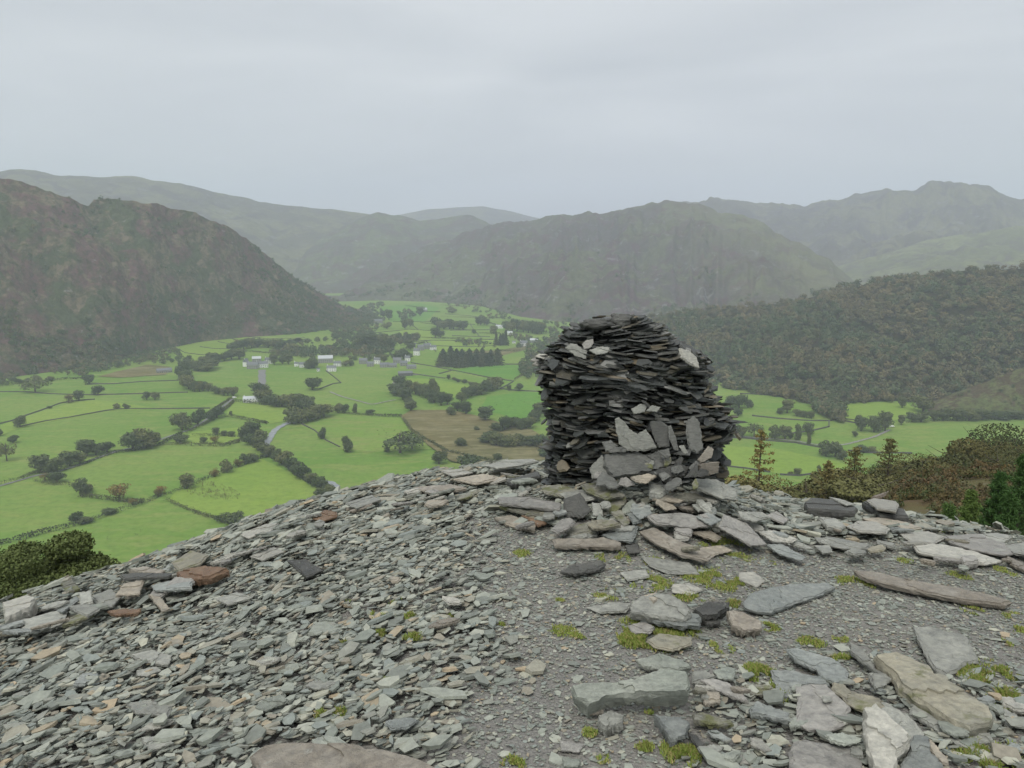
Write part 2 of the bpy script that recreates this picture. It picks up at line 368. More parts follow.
strip('stream_bed', [(330,392),(342,397),(358,401),(372,405),(385,402),(396,400)], 3, M_STONY, .6, 'dry stony bed winding through the green pasture')

# ---------------------------------------------------------------- fells
def hill_material(name, cols, sc=.012, rock=.5, rockcol=(.16,.155,.15), grassy=None):
    m, n, l, b = mat_new(name, .95, .05); v = coords(n)
    c = mixc(n, l, ramp(n, l, noise(n, l, v, sc, 7, .6, .9), [(.46,0.0),(.54,1.0)]), cols[0], cols[1])
    c = mixc(n, l, ramp(n, l, noise(n, l, v, sc * 2.7, 7, .68, .6), [(.50,0.0),(.57,1.0)]), c, cols[2])
    c = mixc(n, l, ramp(n, l, noise(n, l, v, sc * 9, 6, .7, .3), [(.42,0.0),(.62,.75)]), c, tuple(k * .55 for k in cols[1]))
    c = mixc(n, l, ramp(n, l, noise(n, l, mapped(n, l, v, (1,1,1.8)), sc * 5, 8, .75, .5), [(.70 - .14 * rock, 0.0), (.76 - .12 * rock, .8)]), c, rockcol)
    if grassy:      # grassier flank, broken up by noise
        sx = n.new('ShaderNodeSeparateXYZ'); l(v, sx.inputs[0]); mr = n.new('ShaderNodeMapRange'); mr.inputs['From Min'].default_value = grassy[0]; mr.inputs['From Max'].default_value = grassy[1]; l(sx.outputs['X'], mr.inputs['Value'])
        f_ = n.new('ShaderNodeMath'); f_.operation = 'MULTIPLY'; l(mr.outputs['Result'], f_.inputs[0]); l(ramp(n, l, noise(n, l, v, sc * 1.6, 7, .65, .6), [(.38, .15), (.6, .9)]), f_.inputs[1])
        c = mixc(n, l, f_.outputs[0], c, (.175,.185,.100))
    l(c, b.inputs['Base Color']); bump(n, l, b, noise(n, l, v, sc * 6, 8, .7), 1.0, 12 if sc < .01 else 6)
    return m
def layer(name, crest, foot, amp, scale, mat, label, nU=260, nV=100, seed=0, shape=1.0, gully=.5, knob=0):
    cp = np.array(crest, float); fp = np.array(foot, float)
    px = np.linspace(cp[0,0], cp[-1,0], nU)
    cy = np.interp(px, cp[:,0], cp[:,1]); crr = np.interp(px, cp[:,0], cp[:,2])
    kk = np.ones(5) / 5; cy = np.convolve(np.pad(cy, 2, 'edge'), kk, 'valid') - knob * (fbm(px / 26, px * 0 + seed, 5, seed) - .5) * 2
    fy = np.interp(px, fp[:,0], fp[:,1])
    Cc = np.array([at_r(a, b_, c) for a, b_, c in zip(px, cy, crr)])
    if fp[0,1] > 1000: Ff = np.array([at_r(a, 384, c) for a, c in zip(px, fy)]); Ff[:,2] = ZF
    else: Ff = np.array([at_floor(a, b_) for a, b_ in zip(px, fy)])
    Ff[:,2] -= 1.5
    t = np.r_[np.linspace(0, 1, nV), np.linspace(1, 2.2, 22)[1:]]
    tt = np.minimum(t, 1); g = (1 - shape) * tt + shape * (tt ** 1.15) * (1.12 - .12 * tt)
    g = np.where(t > 1, 1 - (t - 1) ** 1.1 * .8, g)
    P = Ff[:, None, :] + (Cc - Ff)[:, None, :] * np.stack([t, t, g], -1)[None]
    x, y = P[..., 0], P[..., 1]
    w = np.sin(np.pi * np.clip(t, 0, 1)) ** .6; w = np.where(t < .02, 0, w); w = np.maximum(w, .07 * (t > .5))
    H = np.abs(Cc[:, 2] - Ff[:, 2])[:, None]; am = np.minimum(amp, H * .35)
    n1 = fbm(x / scale, y / scale, 7, seed, True) - .55
    n2 = fbm(np.linspace(0, 1, nU)[:, None] * nU / 9 + 0 * x, t[None] * 1.5 + fbm(x / scale, y / scale, 3, 9), 5, seed + 20, True) - .55
    P[..., 2] += am * (.8 * n1 + .9 * (fbm(x / scale * 1.7 + 3, y / scale * 1.7, 7, seed + 7) - .5) + .35 * gully * n2) * 1.5 * w[None]
    P[..., 2] += (fbm(x / scale * 7, y / scale * 7, 4, seed + 3) - .5) * am * .25 * np.clip(t * 5, 0, 1)[None]
    me = grid_mesh(name, P, mat)
    if me.polygons[len(me.polygons)//3].normal.z < 0: me.flip_normals()
    tag(link(name, me), label, kind='structure')
    return P[:, :nV]
M_H1 = hill_material('heather_hillside', [(.150,.084,.082), (.090,.108,.054), (.200,.160,.108)], .009, .6, (.29,.28,.265))
M_H2 = hill_material('crag_hillside', [(.105,.092,.088), (.135,.150,.080), (.108,.068,.074)], .0042, .92, (.235,.23,.23))
M_H3 = hill_material('grass_fell', [(.108,.100,.082), (.168,.164,.095), (.080,.066,.072)], .0030, .95, (.20,.195,.205))
M_H2C = hill_material('crag_fell', [(.105,.090,.090), (.128,.135,.082), (.108,.068,.076)], .0042, .92, (.235,.23,.235), (450, 950))
M_H6 = hill_material('green_fell', [(.150,.165,.085), (.205,.225,.105), (.115,.105,.085)], .0035, .5, (.22,.22,.21))
M_H4 = hill_material('wood_floor', [(.045,.045,.022), (.035,.048,.020), (.055,.04,.022)], .02, .1)
M_H5 = hill_material('bracken_slope', [(.130,.165,.060), (.115,.092,.055), (.16,.18,.075)], .02, .3)
layer('fell', [(250,250,7600),(330,232,7600),(395,216,7500),(430,209,7500),(480,206,7500),(510,211,7500),(540,219,7500),(600,236,7600),(680,250,7600)],
      [(250,5600.),(680,5600.)], 60, 900, M_H3, 'distant flat topped fell between the nearer ridges', 160, 60, 11)
layer('fell', [(-220,160,4900),(-80,166,4900),(0,172,4800),(25,169,4800),(60,177,4800),(130,176,4800),(200,188,4800),(235,196,4850),(260,203,4900),(330,209,5000),(370,214,5000),(400,225,5000),(430,242,5000),(480,262,5000)],
      [(-220,3200.),(480,3500.)], 110, 900, M_H3, 'long pale ridge rising behind the heather hill', 260, 100, 21, .6, .25)
layer('fell', [(560,222,5600),(640,212,5600),(700,205,5500),(720,201,5500),(735,198,5500),(748,197,5500),(760,200,5500),(780,207,5500),(810,204,5500),(840,202,5500),(852,196,5500),(870,190,5500),(890,186,5500),(900,187,5500),(915,187,5500),(930,184,5500),(950,185,5500),(975,190,5500),(1000,195,5400),(1024,198,5400),(1180,206,5400)],
      [(560,3700.),(1180,3500.)], 190, 700, M_H3, 'craggy high fell on the right skyline', 340, 120, 31, .8, .6, 8)
layer('fell', [(730,312,3400),(790,292,3600),(825,272,3800),(850,262,3900),(885,254,4000),(930,240,4100),(980,233,4200),(1024,226,4200),(1180,210,4200)],
      [(730,2900.),(1180,2700.)], 110, 450, M_H6, 'grassy shoulder below the high fell on the right', 220, 80, 37, .7, .5)
layer('fell', [(230,300,4300),(285,270,4300),(310,247,4300),(330,233,4350),(345,225,4400),(375,213,4400),(400,216,4450),(420,221,4500),(450,217,4500),(470,214,4500),(495,226,4500),(540,242,4500),(600,265,4400)],
      [(230,3400.),(600,3500.)], 80, 500, M_H2, 'dark crag topped fell at the valley head', 200, 80, 41, .8, .5)
PC = layer('fell', [(325,299,3000),(350,292,3050),(380,276,3300),(410,253,3500),(440,238,3500),(470,232,3500),(500,228,3450),(540,219,3450),(560,213,3400),(580,210,3400),(600,209,3350),(620,207,3300),(645,204,3300),(665,201,3300),(690,205,3250),(710,209,3250),(728,215,3200),(745,217,3200),(765,227,3150),(785,238,3150),(803,243,3100),(822,256,3000),(838,270,2950),(880,294,2900),(960,320,2700)],
      [(325,302),(380,300.5),(430,302),(480,306),(520,317),(560,322),(620,325),(700,330),(960,340)], 270, 420, M_H2C, 'broad craggy purple grey fell behind the cairn', 400, 150, 51, .75, .9, 9)
PE = layer('hillside', [(-260,165,1700),(-120,170,1750),(0,179,1800),(20,183,1800),(40,190,1800),(60,196,1800),(75,203,1800),(88,203,1820),(100,200,1850),(125,202,1850),(150,202,1850),(170,205,1900),(190,210,1900),(225,226,1950),(260,250,2050),(300,280,2150),(335,302,2250),(360,314,2300),(385,320,2350)],
      [(-260,400),(0,379),(60,371),(100,366),(150,352),(175,347),(200,342),(250,337),(300,334),(350,327),(385,321.5)], 75, 230, M_H1, 'heather and bracken hill with crags on the left', 360, 190, 61, .8, .7, 3)
PF = layer('hillside', [(520,362,1650),(560,347,1650),(600,334,1650),(640,322,1650),(700,311,1680),(760,306,1700),(800,300,1700),(830,292,1700),(860,286,1700),(880,281,1700),(930,273,1680),(980,270,1650),(1024,268,1650),(1200,258,1600)],
      [(520,372),(560,376),(600,381),(700,384),(740,391),(770,397),(800,403),(830,407),(850,404),(900,402),(950,404),(1024,404),(1200,404)], 30, 160, M_H4, 'wooded hill rising on the right', 260, 120, 71, .4, .3)
PG = layer('hillside', [(905,414,1100),(930,404,1120),(955,394,1140),(985,382,1150),(1005,374,1150),(1024,367,1150),(1080,352,1150),(1200,330,1150)],
      [(905,418.5),(960,419.5),(1024,418),(1200,410)], 12, 60, M_H5, 'bracken and grass slope on the far right', 120, 60, 81, .5, .5)
# ---------------------------------------------------------------- foliage
def leaf_material(name, cols, scale=.5, tint=False, objrand=True):
    m, n, l, b = mat_new(name, .85, .12); v = coords(n); g = n.new('ShaderNodeNewGeometry')
    c = mixc(n, l, ramp(n, l, noise(n, l, v, scale, 3, .6), [(.35,0.0),(.65,1.0)]), cols[0], cols[1])
    c = mixc(n, l, ramp(n, l, g.outputs['Random Per Island'], [(.1,.0),(.95,.30 if tint else .6)]), c, cols[2])
    if tint:
        a = n.new('ShaderNodeAttribute'); a.attribute_name = 'tint'
        c = mixc(n, l, 1.0, c, ramp(n, l, a.outputs['Fac'], [(0,(.55,.80,.62)),(.25,(.75,.92,.75)),(.5,(.95,.90,.80)),(.75,(1.15,1.0,.88)),(1,(1.32,1.08,.88))]), 'MULTIPLY')
    elif objrand:
        oi = n.new('ShaderNodeObjectInfo')
        c = mixc(n, l, 1.0, c, ramp(n, l, oi.outputs['Random'], [(0,(.65,.78,.70)),(.4,(.95,1,.95)),(.7,(1.2,1.15,1.0)),(1,(1.6,1.35,1.1))]), 'MULTIPLY')
    l(c, b.inputs['Base Color'])
    b.inputs['Subsurface Weight'].default_value = 0
    return m
M_LEAF = leaf_material('tree_leaves', [(.066,.088,.042), (.090,.112,.052), (.120,.140,.068)])
M_OAK = leaf_material('autumn_leaves', [(.110,.095,.030), (.150,.110,.035), (.19,.14,.05)])
M_CON = leaf_material('conifer_needles', [(.050,.072,.044), (.060,.084,.048), (.080,.10,.056)])
M_WOOD = leaf_material('wood_leaves', [(.115,.120,.068), (.135,.138,.078), (.165,.162,.098)], .02, True)
M_NEAR = leaf_material('oak_leaves', [(.058,.068,.030), (.072,.078,.034), (.100,.104,.048)], .35)
M_LARCH = leaf_material('larch_needles', [(.130,.125,.050), (.150,.138,.056), (.18,.165,.08)], .5)
M_YEW = leaf_material('juniper_needles', [(.098,.120,.044), (.118,.138,.048), (.160,.178,.072)], .8)
M_PINE = leaf_material('pine_needles', [(.060,.115,.035), (.080,.140,.045), (.115,.18,.06)], 1.5)
M_BARK = simple('bark', (.085,.070,.055), .9, .4, 3)
def cards(pts, size, seed=0, flat=.0, jitter=.45, nrm=None, mess=.45):
    r = np.random.default_rng(seed); N = len(pts); size = size * 1.0; size = np.broadcast_to(size, (N,)) * (1 + jitter * (r.random(N) * 2 - 1))
    a = r.normal(size=(N, 3))
    if nrm is not None:
        nn = nrm / (np.linalg.norm(nrm, axis=1)[:, None] + 1e-9) + r.normal(size=(N, 3)) * mess; nn /= np.linalg.norm(nn, axis=1)[:, None]
        a -= nn * (a * nn).sum(1)[:, None]; a /= np.linalg.norm(a, axis=1)[:, None]; b_ = np.cross(nn, a)
        a *= size[:, None] * .5; b_ *= size[:, None] * .42
        V = np.stack([pts - a - b_ * .5, pts - a * .2 - b_, pts + a, pts - a*.1 + b_], 1).reshape(-1, 3)
        return V, np.arange(4 * N).reshape(N, 4)
    a[:, 2] *= (1 - flat); a /= np.linalg.norm(a, axis=1)[:, None]
    b_ = r.normal(size=(N, 3)); b_[:, 2] *= (1 - flat); b_ -= a * (a * b_).sum(1)[:, None]; b_ /= np.linalg.norm(b_, axis=1)[:, None]
    a *= size[:, None] * .5; b_ *= size[:, None] * .38
    V = np.stack([pts - a - b_ * .5, pts - a * .2 - b_, pts + a, pts - a*.1 + b_], 1).reshape(-1, 3)
    return V, np.arange(4 * N).reshape(N, 4)
def blob_pts(n, blobs, seed=0, shell=.55):
    """points through the volume of overlapping blobs (cx,cy,cz,rx,ry,rz)"""
    r = np.random.default_rng(seed); bl = np.array(blobs, float); vol = (bl[:,3]*bl[:,4]*bl[:,5]) ** .67
    idx = r.choice(len(bl), n, p=vol / vol.sum()); d = r.normal(size=(n, 3)); d /= np.linalg.norm(d, axis=1)[:, None]
    rad = shell + (1 - shell) * r.random(n) ** .5; rad *= (.88 + .2 * r.random(n))
    blob_pts.n = d / bl[idx, 3:]; return bl[idx, :3] + d * bl[idx, 3:] * rad[:, None]
def crown_blobs(seed, k=9, shape='round'):
    r = np.random.default_rng(seed); out = []
    for i in range(k):
        th = 2 * math.pi * (i + r.random() * .8) / k; z = .24 + .56 * r.random()
        if shape == 'tall': R0 = .20 * r.random(); rr = .20 + .12 * r.random(); z = .16 + .66 * i / k
        elif shape == 'wide': R0 = .26 + .14 * r.random(); rr = .17 + .12 * r.random(); z = .38 + .34 * r.random()
        else: R0 = .27 * (1.15 - abs(z - .5)) * (.5 + .5 * r.random()); rr = .19 + .11 * r.random()
        out.append((R0 * math.cos(th), R0 * math.sin(th), z, rr, rr, rr * .8))
    if shape != 'wide': out.append((0, 0, .5, .29, .29, .38))
    return out
def crown_mesh(name, seed, n, size, mat, shape='round', k=9):
    P = blob_pts(n, crown_blobs(seed, k, shape), seed); P[:, 2] = np.clip(P[:, 2], .04, 1.02)
    V, F = cards(P, size * 1.15, seed + 1, nrm=blob_pts.n); return np_mesh(name, V, F, np.full(len(F), 4), mat)
def conifer_pts(seed, n):
    r = np.random.default_rng(seed); z = r.random(n) ** 1.3; th = r.random(n) * 2 * math.pi
    lay = np.floor(z * 14) / 14; rad = (1 - z) ** .6 * .5 * (.55 + .45 * (1 - (z - lay) * 14)) * (.8 + .4 * np.sin(th * 3 + lay * 40)) * r.random(n) ** .35
    return np.stack([rad * np.cos(th), rad * np.sin(th), .08 + z * .92 - rad * .15], 1)
def trunk_mesh(seed, thick=.035, h=.75, limbs=6):
    r = random.Random(seed); mb = MB(); mb.tube([(0,0,-.05),(.01,0,h*.35),(-.01,.01,h*.7),(0,0,h)], [thick*1.3,thick,thick*.7,thick*.3], 7)
    for i in range(limbs):
        z = h * (.35 + .5 * i / limbs); a = i * 2.4 + r.random(); q = .26 * (.7 + .5 * r.random())
        mb.tube([(0,0,z),(q*.5*math.cos(a),q*.5*math.sin(a),z+.09),(q*math.cos(a),q*math.sin(a),z+.22)], [thick*.5,thick*.33,thick*.12], 5)
    return mb.mesh('trunk', M_BARK)
TR = {}
for i in range(4): TR['round%d' % i] = (trunk_mesh(i), crown_mesh('crown', 30 + i, 1300, .07, M_LEAF, 'round', 7 + i))
for i in range(2): TR['tall%d' % i] = (trunk_mesh(5 + i), crown_mesh('crown', 50 + i, 1300, .07, M_LEAF, 'tall', 9))
for i in range(2): TR['orange%d' % i] = (trunk_mesh(8 + i), crown_mesh('crown', 60 + i, 700, .07, M_OAK, 'round', 8))
for i in range(2): TR['thin%d' % i] = (trunk_mesh(10 + i, .03, .85, 9), crown_mesh('crown', 70 + i, 550, .07, M_LEAF, 'wide', 9))
def _con(i):
    V, F = cards(conifer_pts(90 + i, 1500), .085, i); return np_mesh('crown', V, F, np.full(len(F), 4), M_CON)
for i in range(2): TR['conifer%d' % i] = (trunk_mesh(14 + i, .02, .95, 0), _con(i))
DESC = dict(round='dark green round tree', tall='tall dark green tree', orange='orange brown autumn tree', thin='thin open tree', conifer='dark conifer')
TREES = []          # (root, kind, px, py, hpx)
def tree(px, py, w, h, kind='round', dz=0):
    p = at_floor(px, py); d = math.hypot(p[0], p[1]) * 1.0; s = math.sqrt(p[0]**2+p[1]**2+(EYE-ZF)**2)/FPX * .97
    v = kind + str(random.randrange(4 if kind == 'round' else 2)); tm, cm = TR[v]
    e = empty('tree' if kind != 'conifer' else 'conifer', (p[0], p[1], ZF + dz), random.random() * 6.28)
    e.scale = (w * s * 1.3, w * s * 1.3, h * s * 1.12)
    link('trunk', tm, e); link('crown', cm, e); TREES.append((e, kind, px, py, h)); return e
single = [(35.5,392.5,17,13,'thin'),(98,395,10,9),(79,401,9,9),(69,403,8,7,'orange'),(20,427,10,10),(13,443,8,7),(117,409,6,5),(126.5,409,6,5),(0,436,5,7),
 (89.5,384,10,9),(19,383.5,7,4.5),(27,383,5,4.5),(37,381,8,5),(50,381,7,4.5),(50,408.5,4,2.5),(7,461,12,17,'thin'),
 (41,472,17,14),(54,472,16,13),(57,482,14,10),(45,481,9,6,'orange'),(70,466,17,12),(80,464,12,9),(87,456,17,14),(96,455,12,11),(107,452,12,10),(133,450,20,17),(146,448,22,19),(154,446,12,12),
 (83,496,12,16),(76,489,6,6),(89,492,8,7),(120,500.5,16,14,'orange'),(76,523,11,10),(85,523,13,6),(109,514,12,5.5),(158,497,7,8,'orange'),(133,505,8,5,'orange'),
 (182,430,18,17),(198,425,14,15),(210,421,9,9),(217,418,13,12),(147,400,7,8),(155,400,8,8),(231,416,3,5),
 (187,489,14,13),(215,477,8,8,'orange'),(227,472.5,11,12),(238,467,8,8,'orange'),(246,464,10,10),(254,462,10,9),(161,494,9,8,'orange'),(236,527,20,15),(222,522,9,9,'thin'),
 (180,443,14,8),(204,443,7,6),(215,443,8,6,'orange'),(216,435,7,7),(224,436,6,5),(231,436,7,5),
 (320,497,12,10),(323,439,9,12,'tall'),(347,452,12,17,'tall'),(312.5,390,16,13),(338,413,9,10),(345,413,8,9),(355,413,6,10,'tall'),(370,414,9,5),
 (434,398,12,21,'tall'),(451,416,9,10),(485,421,17,14),(466,415,12,13),(519.5,391,8,8),(509,391,5,6),
 (439,464,15,14),(468,469,23,16),(498,461,10,7),(400,453,30,22,'thin'),(412,449,18,17,'thin'),(387,452,6,5),(461,447,12,10),(477,431,6,5),
 (474,334,4.5,4.5),(494,334,8,9),(420,316,9,9),(413,317,6,6),(452,313,10,6.5),(389,320,9,10),(383,318,6,7),(405,329,7,11),(410,327,7,9),(387,329,9,7),
 (730,407,12,12),(739,408,14,14),(748,408,7,8),(751.5,408,4,6),(738,416,10,7),(787,413,12,12),(780,414,7,6),(797,416,9,7),(804,417,8,6),(811,418,8,6),
 (798,440,8,16,'tall'),(808,435,10,12),(809,444,5,11,'tall'),(775,439,11,13),(785,439,12,12),(790,439,6,8),(731,437,14,14),(742,437,10,11),(754,437,13,15,'thin'),
 (826,456,13,14),(835,457,14,15),(842,460,9,9),(819,472,4,6.5),(797,475,8,6),(790,475,5,3.5),(855,437,5,6),(858,426,6,10),
 (902,408,8,10),(923,412,18,15),(861,431,10,14),(874,432,13,15),(885,431,13,17),(901,425,7,9),(912,422,10,9),(921,422,12,10),(934,421,9,9),(943,420.5,13,12),(957,420.5,14,11),(969,420.5,14,10),(982,420,14,9),(1000,419.5,16,7),(1016,419,14,7),
 (863,452,12,6),(872,452,8,5)]
for s in single: tree(*s)
rows = [ # polyline, count, height, width, kind
 ([(182,375),(186,384),(190,391)], 5, 12, 13, 'round'), ([(192,391),(210,392),(222,395),(236,397)], 9, 8.5, 10, 'round'), ([(184,366),(196,370),(205,372),(215,368)], 5, 9, 12, 'round'),
 ([(200,364),(215,362),(232,359),(243,360)], 6, 9, 12, 'round'), ([(230,350),(245,349),(262,347),(280,350),(296,352)], 8, 9, 12, 'round'),
 ([(260,400),(266,404),(276,406),(290,407),(302,409),(314,411)], 8, 12, 15, 'round'), ([(290,425),(300,422),(310,421),(322,418),(328,414)], 6, 14, 16, 'round'), ([(256,394),(264,394)], 2, 11, 13, 'round'),
 ([(243,438),(250,444),(258,450),(268,456),(280,462),(291,470),(302,478),(312,484),(324,490),(333,497)], 14, 12, 13, 'round'), ([(248,432),(256,438),(262,444)], 3, 13, 14, 'round'),
 ([(392,391),(399,396),(406,402),(412,409),(408,414)], 6, 12, 13, 'round'), ([(398,387),(408,391),(418,395),(428,399),(438,405),(450,405)], 8, 12, 13, 'round'),
 ([(460,403),(470,397),(480,394),(490,391),(500,388)], 8, 11, 12, 'round'), ([(495,431),(503,432),(514,427),(523,431),(530,427),(537,419),(544,410)], 10, 12, 13, 'round'),
 ([(485,441),(496,446),(508,447),(520,445),(533,448),(545,447)], 7, 11, 16, 'round'),
 ([(437,366),(444,366),(452,367),(460,367),(468,367),(476,366),(484,366),(492,365),(500,365)], 12, 13, 11, 'conifer'), ([(440,362),(455,361),(470,360),(485,361)], 7, 13, 11, 'conifer'),
 ([(495,345),(508,345)], 4, 13, 6, 'conifer'), ([(432,338),(442,338)], 2, 8, 8, 'round'), ([(396,342),(418,341)], 6, 7, 6, 'round'),
 ([(434,327),(444,329),(455,329),(465,329)], 7, 9, 10, 'round'), ([(476,325),(488,325)], 4, 8, 7, 'round'),
 ([(360,348),(370,350),(380,350),(392,350)], 6, 13, 13, 'round'), ([(398,358),(410,360)], 3, 10, 10, 'round'), ([(412,352),(408,345)], 2, 8, 9, 'round'),
 ([(505,331),(518,332),(530,333),(545,334)], 8, 11, 11, 'round'), ([(445,379),(455,381),(465,384),(478,387)], 6, 4.5, 5, 'round'),
 ([(455,411),(465,412)], 2, 11, 12, 'round'),
 ([(270,365),(285,364),(292,365)], 3, 9, 10, 'round'), ([(308,368),(316,368)], 3, 10, 10, 'round'), ([(343,366),(352,366)], 2, 7, 9, 'round'), ([(372,362),(388,363),(400,360)], 3, 7, 8, 'round')]
for line, k, h, w, kind in rows:
    L_ = np.array(line, float); s = np.r_[0, np.cumsum(np.hypot(*np.diff(L_, axis=0).T))]
    for i in range(k):
        t = s[-1] * (i + .5 + random.uniform(-.25, .25)) / k
        tree(np.interp(t, s, L_[:,0]), np.interp(t, s, L_[:,1]) + random.uniform(-.6, .6), w * random.uniform(.8, 1.25), h * random.uniform(.78, 1.2), kind)
print('valley trees', len(TREES))

# masses of woodland: one object per wood
def wood(name, label, pts, sizes, ncard, seed, mat=M_WOOD, tmean=.5, brown=None):
    r = np.random.default_rng(seed); N = len(pts); base = []
    NB = []
    for k in range(6): base.append(blob_pts(ncard, crown_blobs(seed * 7 + k, 6), seed + k, .82)); NB.append(blob_pts.n)
    Vs = []; T = []
    big = fbm(pts[:,0] / 90, pts[:,1] / 90, 4, seed)
    for k in range(6):
        ii = np.where(np.arange(N) % 6 == k)[0]
        p = base[k][None] * sizes[ii][:, None, None] * np.array([1.15, 1.15, 1.0]) + pts[ii][:, None, :]
        sz = np.repeat(sizes[ii] * (.17 if ncard < 120 else .135), ncard); V, F = cards(p.reshape(-1, 3), sz * 1.15, seed + k, nrm=np.tile(NB[k], (len(ii), 1)), mess=.22); Vs.append(V)
        tt = np.clip(tmean + (big[ii] - .5) * 1.3 + r.normal(size=len(ii)) * .27, 0, 1); T.append(np.repeat(tt, ncard * 4))
    V = np.concatenate(Vs); F = np.arange(len(V)).reshape(-1, 4)
    o = link(name, np_mesh(name, V, F, np.full(len(F), 4), mat, attr={'tint': np.concatenate(T)}))
    tag(o, label, 'woodland', kind='stuff')
def surf_pts(P, n, seed, umin=0, umax=1, tmin=0, tmax=1, dens=None):
    r = np.random.default_rng(seed); nu, nv = P.shape[:2]
    u = umin + (umax - umin) * r.random(n); t = tmin + (tmax - tmin) * r.random(n)
    if dens is not None: k = r.random(n) < dens(u, t); u = u[k]; t = t[k]
    a = u * (nu - 1); b_ = t * (nv - 1); i = np.minimum(a.astype(int), nu - 2); j = np.minimum(b_.astype(int), nv - 2); fa = (a - i)[:, None]; fb = (b_ - j)[:, None]
    return (P[i,j]*(1-fa)+P[i+1,j]*fa)*(1-fb)+(P[i,j+1]*(1-fa)+P[i+1,j+1]*fa)*fb
p = surf_pts(PF, 5200, 5); wood('woodland', 'dense green and brown autumn woodland covering the right hill', p - [0,0,1], 9 + 10 * rng.random(len(p)) ** 1.4, 150, 3, tmean=.42)
def dE(u, t):
    px = -260 + 645 * u
    return np.clip(.14 + .95 * sstep(150, 330, px) * (1 - t * .55) + .75 * (t < .16) + .4 * (t < .3), 0, 1) * (fbm(u * 26, t * 14, 4, 77) > .49 + .10 * t - .22 * sstep(200, 330, px))
p = surf_pts(PE, 9500, 6, dens=dE); wood('woodland', 'scattered green trees and scrub covering the heather hill', p - [0,0,1], 5 + 7 * rng.random(len(p)), 70, 4, tmean=.18)
def dC(u, t): return (fbm(u * 30, t * 12, 4, 33) > .50 + .42 * t) * 1.0
p = surf_pts(PC, 5000, 7, tmax=.6, dens=dC); wood('woodland', 'dark scattered trees along the foot of the craggy fell', p - [0,0,1], 8 + 8 * rng.random(len(p)), 45, 5, tmean=.2)
def dG(u, t): return (fbm(u * 14, t * 6, 4, 13) > .60) * 1.0
p = surf_pts(PG, 500, 8, dens=dG); wood('woodland', 'low scrub dotted over the bracken slope far right', p - [0,0,.6], 3 + 3 * rng.random(len(p)), 60, 6, tmean=.4)
def poly_pts(poly, n, seed):
    r = np.random.default_rng(seed); P = np.array(poly, float); lo, hi = P.min(0), P.max(0); q = lo + (hi - lo) * r.random((n, 2)); ins = np.zeros(n, bool)
    for a, b_ in zip(P, np.roll(P, -1, 0)):
        c = ((a[1] > q[:,1]) != (b_[1] > q[:,1])) & (q[:,0] < (b_[0]-a[0]) * (q[:,1]-a[1]) / (b_[1]-a[1] + 1e-9) + a[0]); ins ^= c
    return np.array([at_floor(*k) for k in q[ins]])
woods = [
 ([(-40,396),(0,389),(12,384),(15,372),(40,371),(65,376),(85,378),(97,374),(122,368),(148,364),(185,366),(178,352),(150,350),(90,362),(0,374),(-40,380)], 520, 10, 'dark broadleaf wood along the foot of the heather hill'),
 ([(300,352),(330,348),(350,340),(362,334),(392,340),(396,350),(380,357),(345,357),(330,360),(305,358),(286,360),(270,352)], 300, 11, 'dark wood behind the white village houses'),
 ([(330,332),(365,322),(380,326),(372,336),(350,340),(332,340)], 110, 10, 'dark trees at the end of the heather hill'),
 ([(518,372),(522,360),(530,348),(545,340),(560,334),(600,340),(600,384),(560,382),(545,376),(528,380)], 300, 11, 'broad wood in the valley left of the cairn'),
 ([(548,334),(500,327),(510,322),(560,324),(620,330),(600,338)], 130, 10, 'line of dark woodland at the foot of the craggy fell'),
 ([(466,311),(440,306),(470,303),(500,312),(520,322),(500,322),(480,318)], 60, 10, 'small dark wood where the valley narrows'),
 ([(360,310),(372,303),(384,304),(382,312),(370,322)], 60, 10, 'dark trees along the left edge of the valley head'),
 ([(830,420),(842,424),(843,412),(835,402),(815,400),(808,410)], 60, 13, 'rounded clump of trees spilling from the wooded hill'),
 ([(396,312),(410,310),(412,318),(400,322)], 30, 9, 'small dark wood left of the valley head fields'),
 ([(380,342),(400,337),(420,336),(418,341),(400,345)], 46, 10, 'tree belt between the village and the valley head'),
 ([(455,341),(490,342),(505,347),(490,349),(455,345)], 40, 7, 'thin tree belt above the conifer plantation'),
 ([(505,336),(530,338),(545,344),(530,350),(515,349),(520,342)], 50, 9, 'trees around the white valley houses'),
 ([(232,345),(262,341),(300,343),(330,338),(334,341),(300,347),(262,347),(235,350)], 110, 9, 'long tree belt behind the village under the heather hill'),
 ([(345,360),(362,358),(385,356),(405,352),(404,357),(385,361),(362,362)], 60, 8, 'garden trees behind the grey village row'),
 ([(536,458),(552,436),(560,430),(560,462)], 30, 9, 'thin bushes in the marsh beside the cairn')]
for i, (pl, n_, sz, lb) in enumerate(woods):
    p = poly_pts(pl, n_ * 2, 40 + i); wood('woodland', lb, p, sz * (.75 + .6 * rng.random(len(p))), 90, 60 + i, tmean=.22)
p = poly_pts([(180,484),(205,480),(240,492),(238,500),(215,500),(190,495)], 420, 90)
wood('rushes', 'dark brown rush clumps scattered over the bright meadow', p, 1.2 + 1.6 * rng.random(len(p)), 12, 91, tmean=.75)
p = poly_pts([(403,419),(412,412),(450,412),(478,420),(505,427),(530,432),(550,444),(550,458),(505,470),(452,460),(428,444),(412,431)], 1500, 95)
wood('rushes', 'tawny rushes and low scrub roughening the brown marsh', p, .8 + 1.6 * rng.random(len(p)) ** 2, 10, 96, tmean=.95)
p = poly_pts([(372,428),(405,424),(425,440),(420,450),(385,446)], 160, 97)
wood('rushes', 'pale scrub scattered behind the sprawling tree', p, .8 + 1.8 * rng.random(len(p)) ** 2, 14, 98, tmean=.3)
